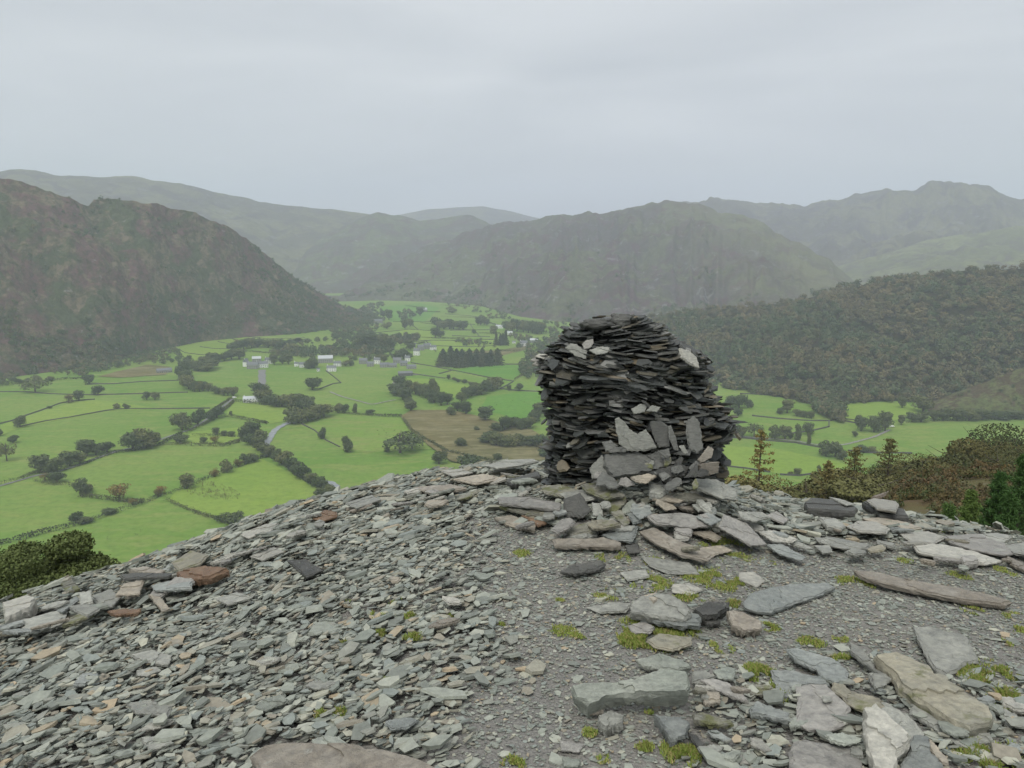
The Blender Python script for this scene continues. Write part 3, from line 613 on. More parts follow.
p = np.concatenate([poly_pts([(70,541),(100,539),(150,529),(152,532),(105,543),(72,545)], 60, 92), poly_pts([(485,402),(520,396),(545,398),(520,408),(495,406)], 60, 93)])
wood('rushes', 'thin dark lines of rushes in the lower fields', p, 1.0 + 1.2 * rng.random(len(p)), 12, 94, tmean=.4)

# ---------------------------------------------------------------- field boundaries
M_WALLSTONE = simple('field_wall_stone', (.085,.085,.075), .95, .3, .8)
M_HEDGE = leaf_material('hedge_leaves', [(.058,.078,.036), (.072,.092,.042), (.100,.112,.056)], .2)
LINES = []
def fline(line, kind, h=None):
    L_ = [at_floor(*p)[:2] for p in line]; pts = []
    for a, b_ in zip(L_, L_[1:]):
        k = max(2, int(np.linalg.norm(b_ - a) / 12))
        for i in range(k): pts.append(a + (b_ - a) * i / k)
    pts.append(L_[-1]); pts = np.array(pts)
    d = np.gradient(pts, axis=0); d /= np.linalg.norm(d, axis=1)[:, None]; nn = np.stack([-d[:,1], d[:,0]], 1)
    mid = pts[len(pts)//2]; base = np.array([mid[0], mid[1], ZF])
    if kind == 'hedge':
        h = h or 3.4; r = np.random.default_rng(len(LINES)); n = int(np.linalg.norm(np.diff(pts, axis=0), axis=1).sum() * 9)
        u = r.random(n) * (len(pts) - 1); i = u.astype(int); f = (u - i)[:, None]
        q = pts[i] * (1 - f) + pts[i+1] * f; hh = h * (.55 + .9 * fbm(u * .35, u * 0, 3, len(LINES))); 
        q = q + nn[i] * (r.normal(size=(n, 1)) * .95); P = np.c_[q, ZF + r.random(n) ** .6 * hh]
        V, F = cards(P, 1.15, len(LINES)); me = np_mesh('hedge', V - base, F, np.full(len(F), 4), M_HEDGE); o = link('hedge', me)
    else:
        h = h or 1.4; w = .45; H = h * (.85 + .3 * fbm(np.arange(len(pts)) * .9, np.zeros(len(pts)), 3, 5))
        prof = [(-w*1.3, 0), (-w, 1), (w, 1), (w*1.3, 0)]
        P = np.stack([np.c_[pts + nn * a, ZF - .1 + (H + .1) * b_] for a, b_ in prof], 1) - base
        me = grid_mesh('field_wall', P, M_WALLSTONE, False); o = link('field_wall', me)
    o.location = base; pm = line[len(line)//2]; LINES.append((o, kind, pm[0], pm[1])); return o
walls = [[(-30,392),(25,392),(50,394),(80,395),(98,395),(140,394),(188,392.5)],[(85,384.5),(115,384),(140,382),(180,380.5)],[(-30,430),(0,424),(12,421),(25,416),(40,411),(60,403.5),(75,401),(95,399.5)],
 [(20,427),(45,421.5),(70,417.5),(105,411),(117,409.5),(135,409),(165,409),(210,408.5)],[(326,371),(334,377),(341,383),(333,384),(319,389.5)],[(301,424),(315,431),(325,440),(340,447.5)],
 [(172,346),(185,353),(200,355),(218,356)],[(200,347),(215,349),(230,349)],[(218,342),(235,345),(246,345)],[(232,339),(248,344),(262,344),(275,343)],[(245,336.5),(265,339),(290,338.5),(305,338)],
 [(411,363),(430,366),(451,370),(490,378),(514,381.5)],[(439,374),(447,372),(452,370.5)],[(500,389),(520,391),(548,392)],[(513,382),(506,386),(500,389)],[(505,364.5),(525,364.5)],
 [(398,343),(430,340.5),(460,341),(495,339.5)],[(375,333),(410,329.5),(432,331)],[(393,322),(430,321.5)],[(440,323),(460,324),(475,324.5)],[(450,330.5),(490,330)],[(452,336),(490,337)],[(430,346),(470,347),(495,346)],
 [(408,319),(412,325),(418,329.5)],[(470,324),(474,330),(480,337)],[(425,340.5),(432,346),(436,352)],[(385,322),(378,328),(372,335)],[(445,314),(470,316),(485,318)],
 [(752,416),(780,419),(810,421),(830,421),(838,418.5),(860,421)],[(829,421),(829,427),(812,431),(790,434)],[(690,464),(720,466),(745,468.5),(770,472.5)],[(740,394),(757,394.5),(778,396)],[(780,475),(800,476),(816,473.5),(832,474.5)],
 [(848,451),(870,453),(912,453.5)],[(843,421),(862,424.5),(880,424)],[(412,374),(430,376.5),(445,378.5)],[(716,437.5),(745,438.5),(770,441),(795,443),(822,448)]]
hedges = [[(-20,490),(20,480),(35,474),(58,472)],[(58,472),(80,466),(95,460),(115,453),(135,451),(160,445),(182,434)],[(182,427),(205,417),(220,406),(231,399)],[(186,434),(208,423),(224,411),(234,402)],
 [(33,481),(45,484.5),(57,485),(75,487),(92,488.5),(80,497),(100,499.5),(125,502.5),(144,503)],[(146,503.5),(132,508),(110,515),(85,524),(50,532),(25,539),(-20,549)],[(147,503),(157,497.5),(185,489),(210,478),(235,468),(262,458),(270,457)],
 [(165,500),(180,507),(200,515),(220,522),(242,527)],[(150,444),(175,445),(200,446),(225,446.5),(243,441)],[(192,437),(215,436),(235,437)],[(221,416),(235,418),(250,421),(268,424)],[(232,401),(250,404),(270,405.5)],
 [(330,412),(350,414.5),(380,416.5),(402,417)],[(445,378.5),(470,383.5),(495,388.5)],[(514,381),(525,374),(540,369)],[(403,420),(410,430),(425,440),(445,452),(470,458),(495,463)],[(905,423.5),(930,421.5),(970,420.5),(1040,419)],
 [(0,387),(19,384.5),(40,382.5),(65,379.5),(88,379)],[(244,441),(262,453),(280,463),(300,478),(322,490),(338,499)],[(800,417),(812,419)],[(360,350),(378,352),(392,352)]]
hedges += [[(440,317),(470,318),(500,318.5)],[(405,311.5),(440,312.5)],[(452,341),(470,343)],[(415,337.5),(440,338.7),(465,339)],[(470,333.5),(500,334)],[(400,346.5),(425,343)],[(388,337),(400,334)],[(485,322),(505,328)],[(420,323),(450,327)],[(440,305.5),(470,307)],[(405,306),(425,308.5)],[(530,350.5),(515,352),(495,351)],[(232,351),(262,353),(290,355)]]
for w_ in walls: fline(w_, 'wall')
for h_ in hedges: fline(h_, 'hedge')

# ---------------------------------------------------------------- buildings
MW = {'white': simple('white_render', (.80,.80,.78), .8, .08), 'grey': simple('grey_stone', (.28,.28,.27), .9, .3), 'dark': simple('dark_stone', (.12,.12,.12), .9, .3)}
M_ROOF = simple('slate_roof', (.17,.18,.19), .7, .2); M_PROOF = simple('pale_roof', (.50,.53,.54), .6, .1); M_GLASS = simple('window_glass', (.04,.045,.05), .2, .1, 3, .6)
def prism(mb, l, d, z0, h, over=.3):
    a, b_ = l / 2 + over, d / 2 + over
    mb.add([(-a,-b_,z0),(a,-b_,z0),(a,b_,z0),(-a,b_,z0),(-a,0,z0+h),(a,0,z0+h)], [(0,1,5,4),(2,3,4,5),(0,4,3),(1,2,5),(0,3,2,1)])
BL = []
def house(px, py, w, h, wall, roof, label, rz=None, name='house', cat='house', chim=1):
    p = at_floor(px, py); s = math.sqrt(p[0]**2+p[1]**2+200**2) / FPX; l = w * s; ht = max(h * s * .62, 3.2); rh = max(h * s * .42, 1.8); d = min(max(l * .6, 5), 9)
    e = empty(name, (p[0], p[1] + d / 2, ZF), (random.uniform(-.35, .35) if rz is None else rz) - math.atan2(p[0], p[1]))
    tag(e, label, cat, 'buildings in the valley')
    m = MB(); m.box((0,0,ht/2), (l, d, ht)); g = [(-l/2+.01,-d/2+.01,ht),(-l/2+.01,d/2-.01,ht),(-l/2+.01,0,ht+rh*.93)]
    m.add(g, [(0,2,1)]); m.add([(-x, y, z) for x, y, z in g], [(0,1,2)]); link('wall', m.mesh('wall', MW[wall]), e)
    m = MB(); prism(m, l, d, ht + .02, rh); ro = link('roof', m.mesh('roof', M_PROOF if roof == 'pale' else M_ROOF), e)
    if chim:
        for sx in (-1, 1)[:chim + (w > 9)]:
            m = MB(); m.box((sx * l * .42, 0, ht + rh + .3), (.9, .8, 1.8)); m.box((sx * l * .42, 0, ht + rh + 1.28), (1.1, 1, .16)); link('chimney', m.mesh('chimney', MW[wall]), ro)
    k = max(2, int(l / 3.2))
    for fl in range(1 if ht < 4.6 else 2):
        for i in range(k):
            x = -l / 2 + l * (i + .5) / k
            if fl == 0 and i == k // 2:
                m = MB(); m.box((x, -d/2 - .03, 1.02), (.95, .1, 2.04)); link('door', m.mesh('door', MW['dark']), e)
            else:
                m = MB(); m.box((x, -d/2 - .03, 1.6 + fl * 2.5), (1.1, .1, 1.2)); link('window', m.mesh('window', M_GLASS), e)
    BL.append((e, px, py)); return e
H = house
H(115,355,9,5,'grey','pale','pale roofed farmhouse in trees below the heather hill',.5); H(107,361,7,4,'grey','d','small grey cottage just below the pale roofed farmhouse')
H(163,373,13,4,'grey','d','long grey barn at the foot of the heather hill',.15,'barn','barn',0); H(128,356.5,4,2.4,'white','d','tiny white cottage right of the pale roofed farmhouse')
H(245.5,366.5,6,7,'white','d','white gable ended house at the left end of the village',1.1); H(252,369,10,6.5,'grey','d','grey stone house beside the village road end'); H(261,368,11,6,'white','d','white house where the village road comes out')
H(268,364,6,6,'white','d','small white house set behind the village road end'); H(256,362,8,5,'grey','pale','pale roofed house behind the village road end')
H(250,402.5,14,5.5,'white','pale','white farmhouse beside the lane in the left fields',-.1)
H(296,366.5,3.4,4.2,'white','d','narrow white cottage left of the low white barn'); H(302.5,367.5,7.5,5,'white','d','low white barn backed by a brown bank',0,'barn','barn',0)
H(325,363,14,7,'grey','pale','large grey barn with pale roof beside the dark tree',0,'barn','barn',0); H(331,371.5,9,5.5,'white','d','white house in front of the pale roofed barn'); H(337,366.5,7,5,'white','d','white house right of the pale roofed barn'); H(318,371.5,3,2.6,'white','d','tiny white shed under the dark tree',0,'shed','shed',0)
for a in [(363,364,8,5.5,'grey','leftmost grey house of the village row'),(370,366.5,7,4.5,'grey','second grey house from the left in the village row'),(377,364,6,6,'white','white gabled house standing in the grey village row'),
          (384,367.5,9,4.5,'grey','low grey house in the middle of the village row'),(392,367.5,8,4.2,'grey','grey house right of the middle of the village row'),(397,363.5,8,5.5,'grey','taller grey house behind the village row'),
          (403.5,366,7,5,'grey','grey house at the right end of the village row'),(407.5,361.5,5,5.5,'white','white gable behind the right end of the village row'),(411,369,9,4,'grey','grey cottage near the dark barn'),
          (416.5,355.5,6,7,'white','tall white house on the village slope'),(420.5,350.5,6,5.5,'grey','grey house above the tall white house'),(427,349,7,5.5,'grey','grey house at the top of the village slope'),(433,350,6,4.5,'white','white house at the right end of the village slope'),(413,347,5,4,'grey','small grey house left of the village slope')]:
    H(a[0], a[1], a[2], a[3], a[4], 'd', a[5])
H(405,376,14,4.5,'dark','d','dark open barn beside the pale curving track',.1,'barn','barn',0)
H(499.5,328.5,7,3.4,'white','pale','far white farm building above the copse'); H(510,335,5,3.6,'white','pale','far bright white house above the conifer copse'); H(523.7,346.5,7.5,5.5,'white','d','white house in the valley left of the cairn')
H(534,343,8,4.4,'grey','pale','pale roofed house right of the valley white house'); H(514,343.5,3.4,2.6,'white','d','tiny white shed near the conifer copse',0,'shed','shed',0)
H(378,323.5,8,4,'grey','d','far grey farmhouse at the left valley edge'); H(424.5,312,5,4,'grey','pale','farthest pale house at the valley head')

def van(px, py, L_=5, label=''):
    p = at_floor(px, py); e = empty('van', (p[0], p[1], ZF + .6), .2); tag(e, label, 'van')
    prof = [(-2.5,.35),(2.2,.35),(2.5,.5),(2.5,1.0),(1.75,1.15),(1.2,1.95),(-2.4,2.0),(-2.5,1.8)]
    m = MB(); n = len(prof); V = [(x, -.95, z) for x, z in prof] + [(x, .95, z) for x, z in prof]
    m.add(V, [tuple(range(n))[::-1], tuple(range(n, 2*n))] + [(i, (i+1)%n, n+(i+1)%n, n+i) for i in range(n)]); link('body', m.mesh('body', MW['white']), e)
    for x in (-1.5, 1.5):
        for y in (-.92, .92):
            m = MB(); m.tube([(x, y-.12, .36), (x, y+.12, .36)], [.36,.36], 12); link('wheel', m.mesh('wheel', MW['dark']), e)
    m = MB(); m.add([(1.26,-.85,1.9),(1.26,.85,1.9),(1.78,.85,1.2),(1.78,-.85,1.2)], [(3,2,1,0)]); link('windscreen', m.mesh('windscreen', M_GLASS), e)
van(234.5,398.5, 5, 'small white van parked left of the lane farmhouse'); van(892,427.5, 5, 'small white van parked on the stone lane by trees')
# ---------------------------------------------------------------- trees on the near slopes
def near_tree(px, py, r, wm, kind, label, seed, cat='tree', group=None):
    top = at_r(px, py, r); b_ = float(gz(top[0], top[1])); h = top[2] - b_ + .2
    e = empty({'oak': 'oak_tree', 'larch': 'larch_tree', 'pine': 'young_pine', 'scrub': 'bare_tree'}[kind], (top[0], top[1], b_ - .2), seed * 1.3); tag(e, label, cat, group)
    if kind in ('oak', 'scrub'):
        bl = [(x * wm * 1.05, y * wm * 1.05, z * h, rx * wm, ry * wm, rz * h * .8) for x, y, z, rx, ry, rz in crown_blobs(seed, 16, 'round')]
        n = 24000 if kind == 'oak' else 10000
        P = blob_pts(n, bl, seed, .78); V, F = cards(P, .38 if kind == 'oak' else .36, seed, nrm=blob_pts.n, mess=.5); link('crown', np_mesh('crown', V, F, np.full(len(F), 4), M_NEAR if kind == 'oak' else M_LARCH), e)
        m = MB(); rr = random.Random(seed); m.tube([(0,0,0),(.1,0,h*.4),(-.1,.1,h*.85)], [.28,.2,.06], 7)
        for i in range(16):
            a = i * 2.4; z = h * (.25 + .6 * i / 16); q = wm * .33 * (.6 + .4 * rr.random())
            m.tube([(0,0,z),(q*.5*math.cos(a),q*.5*math.sin(a),z+h*.06),(q*math.cos(a),q*math.sin(a),z+h*.15)], [.09,.06,.02], 5)
        link('trunk', m.mesh('trunk', M_BARK), e)
    else:
        rr = np.random.default_rng(seed); m = MB(); k = .13 if kind == 'larch' else .04
        m.tube([(0,0,0),(.02,0,h*.5),(0,0,h)], [k*1.5,k,k*.15], 7); pts = []; nb = 54 if kind == 'larch' else 60
        for i in range(nb):
            f = .12 + .86 * (i / nb) ** .9; a = i * 2.39996 + rr.random() * .5; ln = wm * (.68 if kind == 'larch' else .5) * ((1 - f) ** .9) * (.5 + .75 * rr.random()); z0 = f * h
            up = (-.05 if kind == 'larch' else .55) * ln; tip = (.10 * ln if kind == 'larch' else .9 * ln)
            A = np.array([0,0,z0]); B = np.array([ln*.6*math.cos(a), ln*.6*math.sin(a), z0+up]); D = np.array([ln*math.cos(a), ln*math.sin(a), z0+tip])
            m.tube([A,B,D], [k*.3,k*.18,k*.05], 4)
            q = rr.random(int(42 if kind == 'larch' else 170)) ** .7; q = q[:, None]
            c = np.where(q < .6, A + (B-A) * q / .6, B + (D-B) * (q-.6) / .4); pts.append(c + rr.normal(size=c.shape) * (.020 * wm if kind == 'larch' else .035) * np.array([1,1,.6]))
        P = np.concatenate(pts); V, F = cards(P, .24 if kind == 'larch' else .085, seed)
        if kind == 'pine':
            c = V.reshape(-1, 4, 3).mean(1, keepdims=True); V = V.reshape(-1, 4, 3); ax = V[:, 2:3] - V[:, 0:1]; w_ = V[:, 3:4] - V[:, 1:2]
            V = np.concatenate([c - ax * .6 - w_ * .10, c - ax * .6 + w_ * .10, c + ax * .7 + w_ * .06, c + ax * .7 - w_ * .06], 1).reshape(-1, 3)
        link('crown', np_mesh('crown', V, F, np.full(len(F), 4), M_LARCH if kind == 'larch' else M_PINE), e); link('trunk', m.mesh('trunk', M_BARK), e)
    return e
NT = [(1016,423,175,21.2,'oak','olive brown broadleaf tree highest at the right edge above the bracken spur'),(985,428,165,18.8,'oak','olive broadleaf tree second from the right edge in the near tree belt'),(955,441,165,17.5,'oak','domed olive tree in the middle of the near belt'),
 (928,452,150,16.2,'oak','olive green tree left of the domed olive tree in the near belt'),(905,456,145,15.0,'oak','round green tree at the left end of the near broadleaf belt'),(1040,435,150,18.8,'oak','broad olive tree cut by the right edge of the photo'),
 (965,461,130,13.8,'oak','lower olive tree just above the bracken spur'),(1000,447,132,15.0,'oak','dark olive tree just above the top of the bracken spur'),(930,475,115,11.2,'oak','small green tree at the lower end of the bracken spur'),(895,473,118,13.8,'oak','leafy green tree right of the pair of larches'),
 (860,471,108,12.5,'scrub','brown thin crowned tree under the middle larch'),(835,475,104,11.2,'scrub','brown thin crowned tree under the short larch'),(808,478,100,11.2,'scrub','low brown tree behind the dark mossy slab'),(785,473,104,11.2,'scrub','low brown tree right of the tall larch'),
 (742,473,100,10.0,'scrub','low brown tree between the cairn and the tall larch'),(722,476,96,7.5,'scrub','brown bush peeping out right of the cairn foot'),(878,478,96,11.2,'scrub','brown green tree in front of the right hand larch'),(762,477,92,8.8,'scrub','brown undergrowth tree at the foot of the tall larch')]
for i, (a, b_, r_, w_, k_, lb) in enumerate(NT): near_tree(a, b_, r_, w_, k_, lb, 200 + i, group='trees on the near right slope')
near_tree(762,427,96,8.5,'larch','tall yellowing larch standing alone right of the cairn',301); near_tree(891,437,112,9,'larch','right hand larch rising above the brown trees',302)
near_tree(856,446,106,9,'larch','middle larch left of the right hand one',303); near_tree(829,459,98,7,'larch','short larch left of the middle larch',304)
for i, (a, b_, r_, w_, lb) in enumerate([(972,489,20,1.3,'small green pine sapling on the bracken spur'),(1001,470,21,1.7,'middle green pine sapling beside the bracken spur'),(1026,452,22,2.2,'tallest green pine sapling at the right edge'),(950,503,18,.9,'smallest green pine sapling behind the crest slates'),(1012,492,17,1.3,'low bushy pine sapling behind the right crest')]):
    near_tree(a, b_, r_, w_, 'pine', lb, 320 + i)
# juniper like evergreen below the left edge
jc = at_r(28, 540, 25); jb = float(gz(jc[0], jc[1])); e = empty('evergreen_tree', (jc[0], jc[1], jb)); tag(e, 'spreading dark evergreen tree below the left end of the crest', 'tree')
jh = jc[2] - jb + .3; bl = []
rr = np.random.default_rng(5)
for i in range(46):
    a = rr.random() * 6.28; q = rr.random() ** .5 * 2.6; s = .42 + .35 * rr.random(); bl.append((q*math.cos(a)*1.0, q*math.sin(a), jh * (.42 + .50 * (1 - (q/2.9)**2) * (.8 + .25 * rr.random())) + .75, s*1.15, s*1.15, s*.7))
P = blob_pts(70000, bl, 9, .6); V, F = cards(P, .085, 9, nrm=blob_pts.n, mess=.8); link('crown', np_mesh('crown', V, F, np.full(len(F), 4), M_YEW), e)
m = MB(); m.tube([(0,0,-.2),(.2,0,jh*.35),(.1,.1,jh*.6)], [.24,.2,.1], 8)
for i in range(14):
    a = i * 2.4; q = 1.2 + 1.2 * rr.random(); m.tube([(.1,0,jh*.2+.05*i),(q*.5*math.cos(a),q*.5*math.sin(a),jh*.45),(q*math.cos(a),q*math.sin(a),jh*.66)], [.1,.07,.02], 5)
link('trunk', m.mesh('trunk', M_BARK), e)
fa, fb = at_r(874,499,60), at_r(907,489,66); m = MB(); m.tube([(0,0,0), tuple((fb-fa)*.5 + [0,0,.1]), tuple(fb-fa)], [.22,.17,.08], 7)
o = link('fallen_trunk', m.mesh('fallen_trunk', simple('dead_wood', (.22,.19,.16)))); o.location = fa; tag(o, 'bare fallen trunk lying at the foot of the bracken spur', 'log')

r = np.random.default_rng(31); a = np.radians(r.uniform(21, 42, 9000)); q = 14 + 62 * r.random(9000); x = q * np.sin(a); y = q * np.cos(a); k = fbm(x * .12, y * .12, 4, 2) > .38; x = x[k]; y = y[k]
p = np.stack([x, y, gz(x, y) - .05], 1); M_BRACKEN = leaf_material('bracken_fronds', [(.108,.084,.054), (.098,.100,.045), (.150,.130,.085)], .25, True)
wood('bracken', 'rusty bracken and heather covering the near spur on the right', p, .35 + .45 * r.random(len(p)), 26, 32, mat=M_BRACKEN, tmean=.36)

# ---------------------------------------------------------------- slate
def frame(nrm):
    nrm = np.asarray(nrm, float) / np.linalg.norm(nrm); a = np.cross([0,1,0], nrm); a /= np.linalg.norm(a); return a, np.cross(nrm, a), nrm
def slab_mesh(name, out2, t, mat, seed, warp=.004):
    """out2: outline in the slab's own plane; its top face at 0, its underside at -t"""
    r = random.Random(seed); o = [tuple(p) for p in out2]
    ar = sum(a[0]*b_[1]-b_[0]*a[1] for a, b_ in zip(o, o[1:]+o[:1])); o = o if ar > 0 else o[::-1]
    per = sum(math.dist(a, b_) for a, b_ in zip(o, o[1:]+o[:1])); st = max(per / 46, .006); q = []
    for a, b_ in zip(o, o[1:]+o[:1]):
        k = max(1, round(math.dist(a, b_) / st)); jj = min(.0045, st * .35)
        for i in range(k): f = i / k; q.append((a[0]+(b_[0]-a[0])*f + (r.uniform(-jj,jj) if i else 0), a[1]+(b_[1]-a[1])*f + (r.uniform(-jj,jj) if i else 0)))
    n = len(q); cx = sum(p[0] for p in q) / n; cy = sum(p[1] for p in q) / n; size = math.sqrt(abs(ar) / 2)
    def ring(sc, dz, jz, jx):
        V = []
        for x, y in q:
            dx, dy = x - cx, y - cy; L_ = math.hypot(dx, dy) + 1e-6; s = sc(L_) / L_; V.append((cx + dx*(1+s) + r.uniform(-jx,jx), cy + dy*(1+s) + r.uniform(-jx,jx), dz + r.uniform(-jz,jz)))
        return V
    e1 = min(.010, size * .05, t * .7)
    V = ring(lambda L_: -e1 * r.uniform(.3, 1.8), 0, warp * .3, 0) + ring(lambda L_: 0, -t * .22, t * .08, 0)
    V += ring(lambda L_: r.uniform(-.35, .12) * min(t, .03), -t * .6, t * .10, 0) + ring(lambda L_: -r.uniform(.1, .8) * min(t, .03), -t, t * .05, 0)
    F = []
    for k in range(3):
        for i in range(n): F.append((k*n+i, (k+1)*n+i, (k+1)*n+(i+1)%n, k*n+(i+1)%n))
    F.append(tuple(range(n)))
    zt_ = 0.0      # broken laminations: parts of the top cleave one step higher
    for lam in range(0 if size < .05 else r.choice([0, 1, 1, 2]) if size < .16 else 2):
        a = r.random() * 6.28; dx, dy = math.cos(a), math.sin(a); off = r.uniform(-.35, .25) * size - lam * .1 * size; cur = [p[:2] for p in V[:n]]; cut = []
        inn = lambda p: (p[0]-cx)*dx + (p[1]-cy)*dy - off
        for p, q2 in zip(cur, cur[1:] + cur[:1]):
            ip, iq = inn(p), inn(q2)
            if ip >= 0: cut.append((p[0], p[1], 0))
            if (ip >= 0) != (iq >= 0): s = ip / (ip - iq); cut.append((p[0]+(q2[0]-p[0])*s, p[1]+(q2[1]-p[1])*s, 1))
        if sum(c_[2] for c_ in cut) != 2 or len(cut) < 5: continue
        fin = []
        for p, q2 in zip(cut, cut[1:] + cut[:1]):
            fin.append((cx + (p[0]-cx)*.985, cy + (p[1]-cy)*.985))
            if p[2] and q2[2]:
                kk = 9; w = 0
                for i in range(1, kk): w = w * .6 + r.uniform(-.09, .09) * size; s = i / kk; e_ = 1 - abs(2*s-1)**3; fin.append((p[0]+(q2[0]-p[0])*s + dx*w*e_, p[1]+(q2[1]-p[1])*s + dy*w*e_))
        hh = r.uniform(.0025, .006) * (1.5 if t > .04 else 1); b0 = len(V); k2 = len(fin)
        V += [(x, y, zt_ - .0015) for x, y in fin] + [(x + (cx-x)*.006, y + (cy-y)*.006, zt_ + hh) for x, y in fin]
        for i in range(k2): F.append((b0+i, b0+(i+1)%k2, b0+k2+(i+1)%k2, b0+k2+i))
        F.append(tuple(range(b0+k2, b0+2*k2))); break
    F.append(tuple(range(3*n, 4*n))[::-1])
    me = bpy.data.meshes.new(name); me.from_pydata(V, [], F); me.materials.append(mat); me.update(); return me
def place(o, c, fr):
    from mathutils import Matrix
    a, b_, n_ = fr; m = Matrix(((a[0], b_[0], n_[0], c[0]), (a[1], b_[1], n_[1], c[1]), (a[2], b_[2], n_[2], c[2]), (0,0,0,1))); o.matrix_world = m
def gnormal(x, y):
    h = .12; return np.array([-(gz(x+h,y,False)-gz(x-h,y,False))/(2*h), -(gz(x,y+h,False)-gz(x,y-h,False))/(2*h), 1.0])
SLABS = []; FOOT = []
def slab(outline, col, t, label=None, lift=.03, tilt=(0,0), nrm=None, point=None, name='slate_slab', group=None, warp=.005):
    t = t * .72 if t < .042 else t
    cx = sum(p[0] for p in outline) / len(outline); cy = sum(p[1] for p in outline) / len(outline)
    if nrm is None:
        c = on_ground(cx, cy, lift + t); N_ = gnormal(c[0], c[1]) * np.array([.9,.9,1]) + np.array([tilt[0], tilt[1], 0])
    else: c = point if point is not None else None; N_ = np.array(nrm, float)
    fr = frame(N_); o2 = []
    for x, y in outline:
        d = ray(x, y); o_ = np.array([0,0,EYE]); k = np.dot(c - o_, fr[2]) / np.dot(d, fr[2]); p = o_ + d * k - c; o2.append((np.dot(p, fr[0]), np.dot(p, fr[1])))
    mx_ = np.mean(o2, 0); o2 = [tuple(np.array(p) - mx_) for p in o2]; c = c + fr[0] * mx_[0] + fr[1] * mx_[1]
    o = link(name, slab_mesh(name, o2, t, SL[col], len(SLABS), warp)); place(o, c, fr)
    tag(o, label, 'slate slab' if name == 'slate_slab' else 'rock', group); SLABS.append((o, col, cx, cy, label)); FOOT.append(outline); return o
S = slab
# lower right group
S([(873,655),(894,652),(913,660),(928,666),(935,676),(952,683),(971,695),(990,707),(994,716),(990,723),(971,727),(956,722),(932,707),(913,696),(899,685),(892,673)],'buff',.06,'long buff block slanting down at the lower right',.015)
S([(913,626),(928,625),(944,630),(958,632),(968,637),(979,661),(966,664),(955,672),(947,676),(936,670),(928,660),(922,647),(917,636)],'grey',.035,'broad cracked grey slab with tan right edge above the buff block',.02,(0,-.08))
S([(795,686),(811,684),(826,684),(840,697),(851,708),(847,716),(859,719),(840,726),(828,730),(809,729),(795,723),(797,702)],'purple',.025,'wide flat purplish slab left of the lichen crusted rock',.02)
S([(788,752),(794,741),(806,739),(823,742),(840,745),(854,748),(862,761),(862,775),(828,778),(789,778)],'purple',.025,'wide flat slab cut by the bottom edge below the purplish one',.015)
S([(878,704),(885,702),(899,709),(913,719),(923,731),(923,740),(905,745),(885,730)],'grey',.02,'thin grey slab tucked behind the lichen crusted rock',.02)
S([(863,709),(875,704),(885,711),(904,728),(912,735),(910,745),(899,754),(894,772),(875,768),(868,752),(865,735)],'pale',.055,'lichen crusted pale rock at the bottom right',.03,(0,-.15))
S([(913,735),(928,735),(932,752),(942,762),(947,778),(894,778),(909,750)],'blue',.04,'blue-grey fractured rock at the bottom edge right of the lichen crusted rock',.02)
S([(832,682),(842,684),(851,691),(880,698),(885,706),(868,712),(852,706),(840,695),(832,690)],'buff',.018,'pale buff plates between the purplish slab and buff block',.03)
S([(786,648),(794,647),(816,653),(837,660),(849,671),(848,679),(835,681),(823,676),(816,669),(804,663),(794,658)],'blue',.03,'pointed blue-grey slab above the wide purplish slab',.015)
S([(770,670),(794,671),(813,676),(828,677),(830,685),(811,685),(794,688),(790,699),(776,688)],'blue',.018,'bluish slab under the upper edge of the purplish slab',.01)
S([(849,642),(859,647),(871,659),(875,669),(890,676),(885,678),(871,668),(861,661),(851,652)],'grey',.025,'narrow grey sliver propped against the buff block',.03)
S([(868,673),(885,673),(892,679),(885,685),(875,688),(872,683)],'grey',.018,'small light grey plate left of the buff block',.04)
S([(938,720),(961,721),(971,728),(968,735),(956,736),(942,729)],'green',.018,'green-grey plate below the buff block',.045)
S([(913,700),(923,709),(937,716),(942,730),(961,740),(983,750),(983,753),(966,747),(947,739),(932,726),(916,716),(909,714)],'grey',.02,'long narrow grey plate under the green-grey plate',.02)
S([(825,735),(842,732),(862,738),(859,742),(844,745),(830,741)],'green',.012,'thin curved plate lying on the lower purplish slabs',.05)
S([(997,696),(1009,696),(1030,702),(1030,712),(1013,709),(1002,703)],'pale',.03,'pale yellowish slab at the right edge',.02)
S([(1002,708),(1018,716),(1021,723),(1009,727),(1002,721)],'grey',.018,'grey plate at the right edge below the pale yellowish slab',.02)
S([(987,748),(1006,750),(1012,757),(1004,762),(997,757)],'grey',.018,'small grey plate in the grass at the bottom right corner',.02)
S([(822,696),(831,696),(832,701),(823,701)],'grey',.012,'small dark chip lying alone on the purplish slab',.047)
S([(968,732),(990,733),(994,741),(978,744),(968,740)],'grey',.03,'squarish grey stone below the end of the buff block',.01)
S([(924,735),(932,740),(947,757),(949,764),(942,762),(932,752)],'tan',.03,'orange-tan stone between the bottom right rocks',.015)
S([(743,602),(752,592),(770,587),(790,584),(810,583),(828,583),(836,587),(820,595),(795,603),(772,612),(757,611),(745,607)],'blue',.025,'large smooth blue-grey slab on gravel right of centre',.025,(.03,-.04))
S([(853,570),(877,572),(906,579),(940,585),(985,594),(1013,602),(1006,605),(969,601),(928,593),(890,584),(865,577)],'brown',.04,'long brown-grey plank lying across the right gravel',.01,(0,-.1))
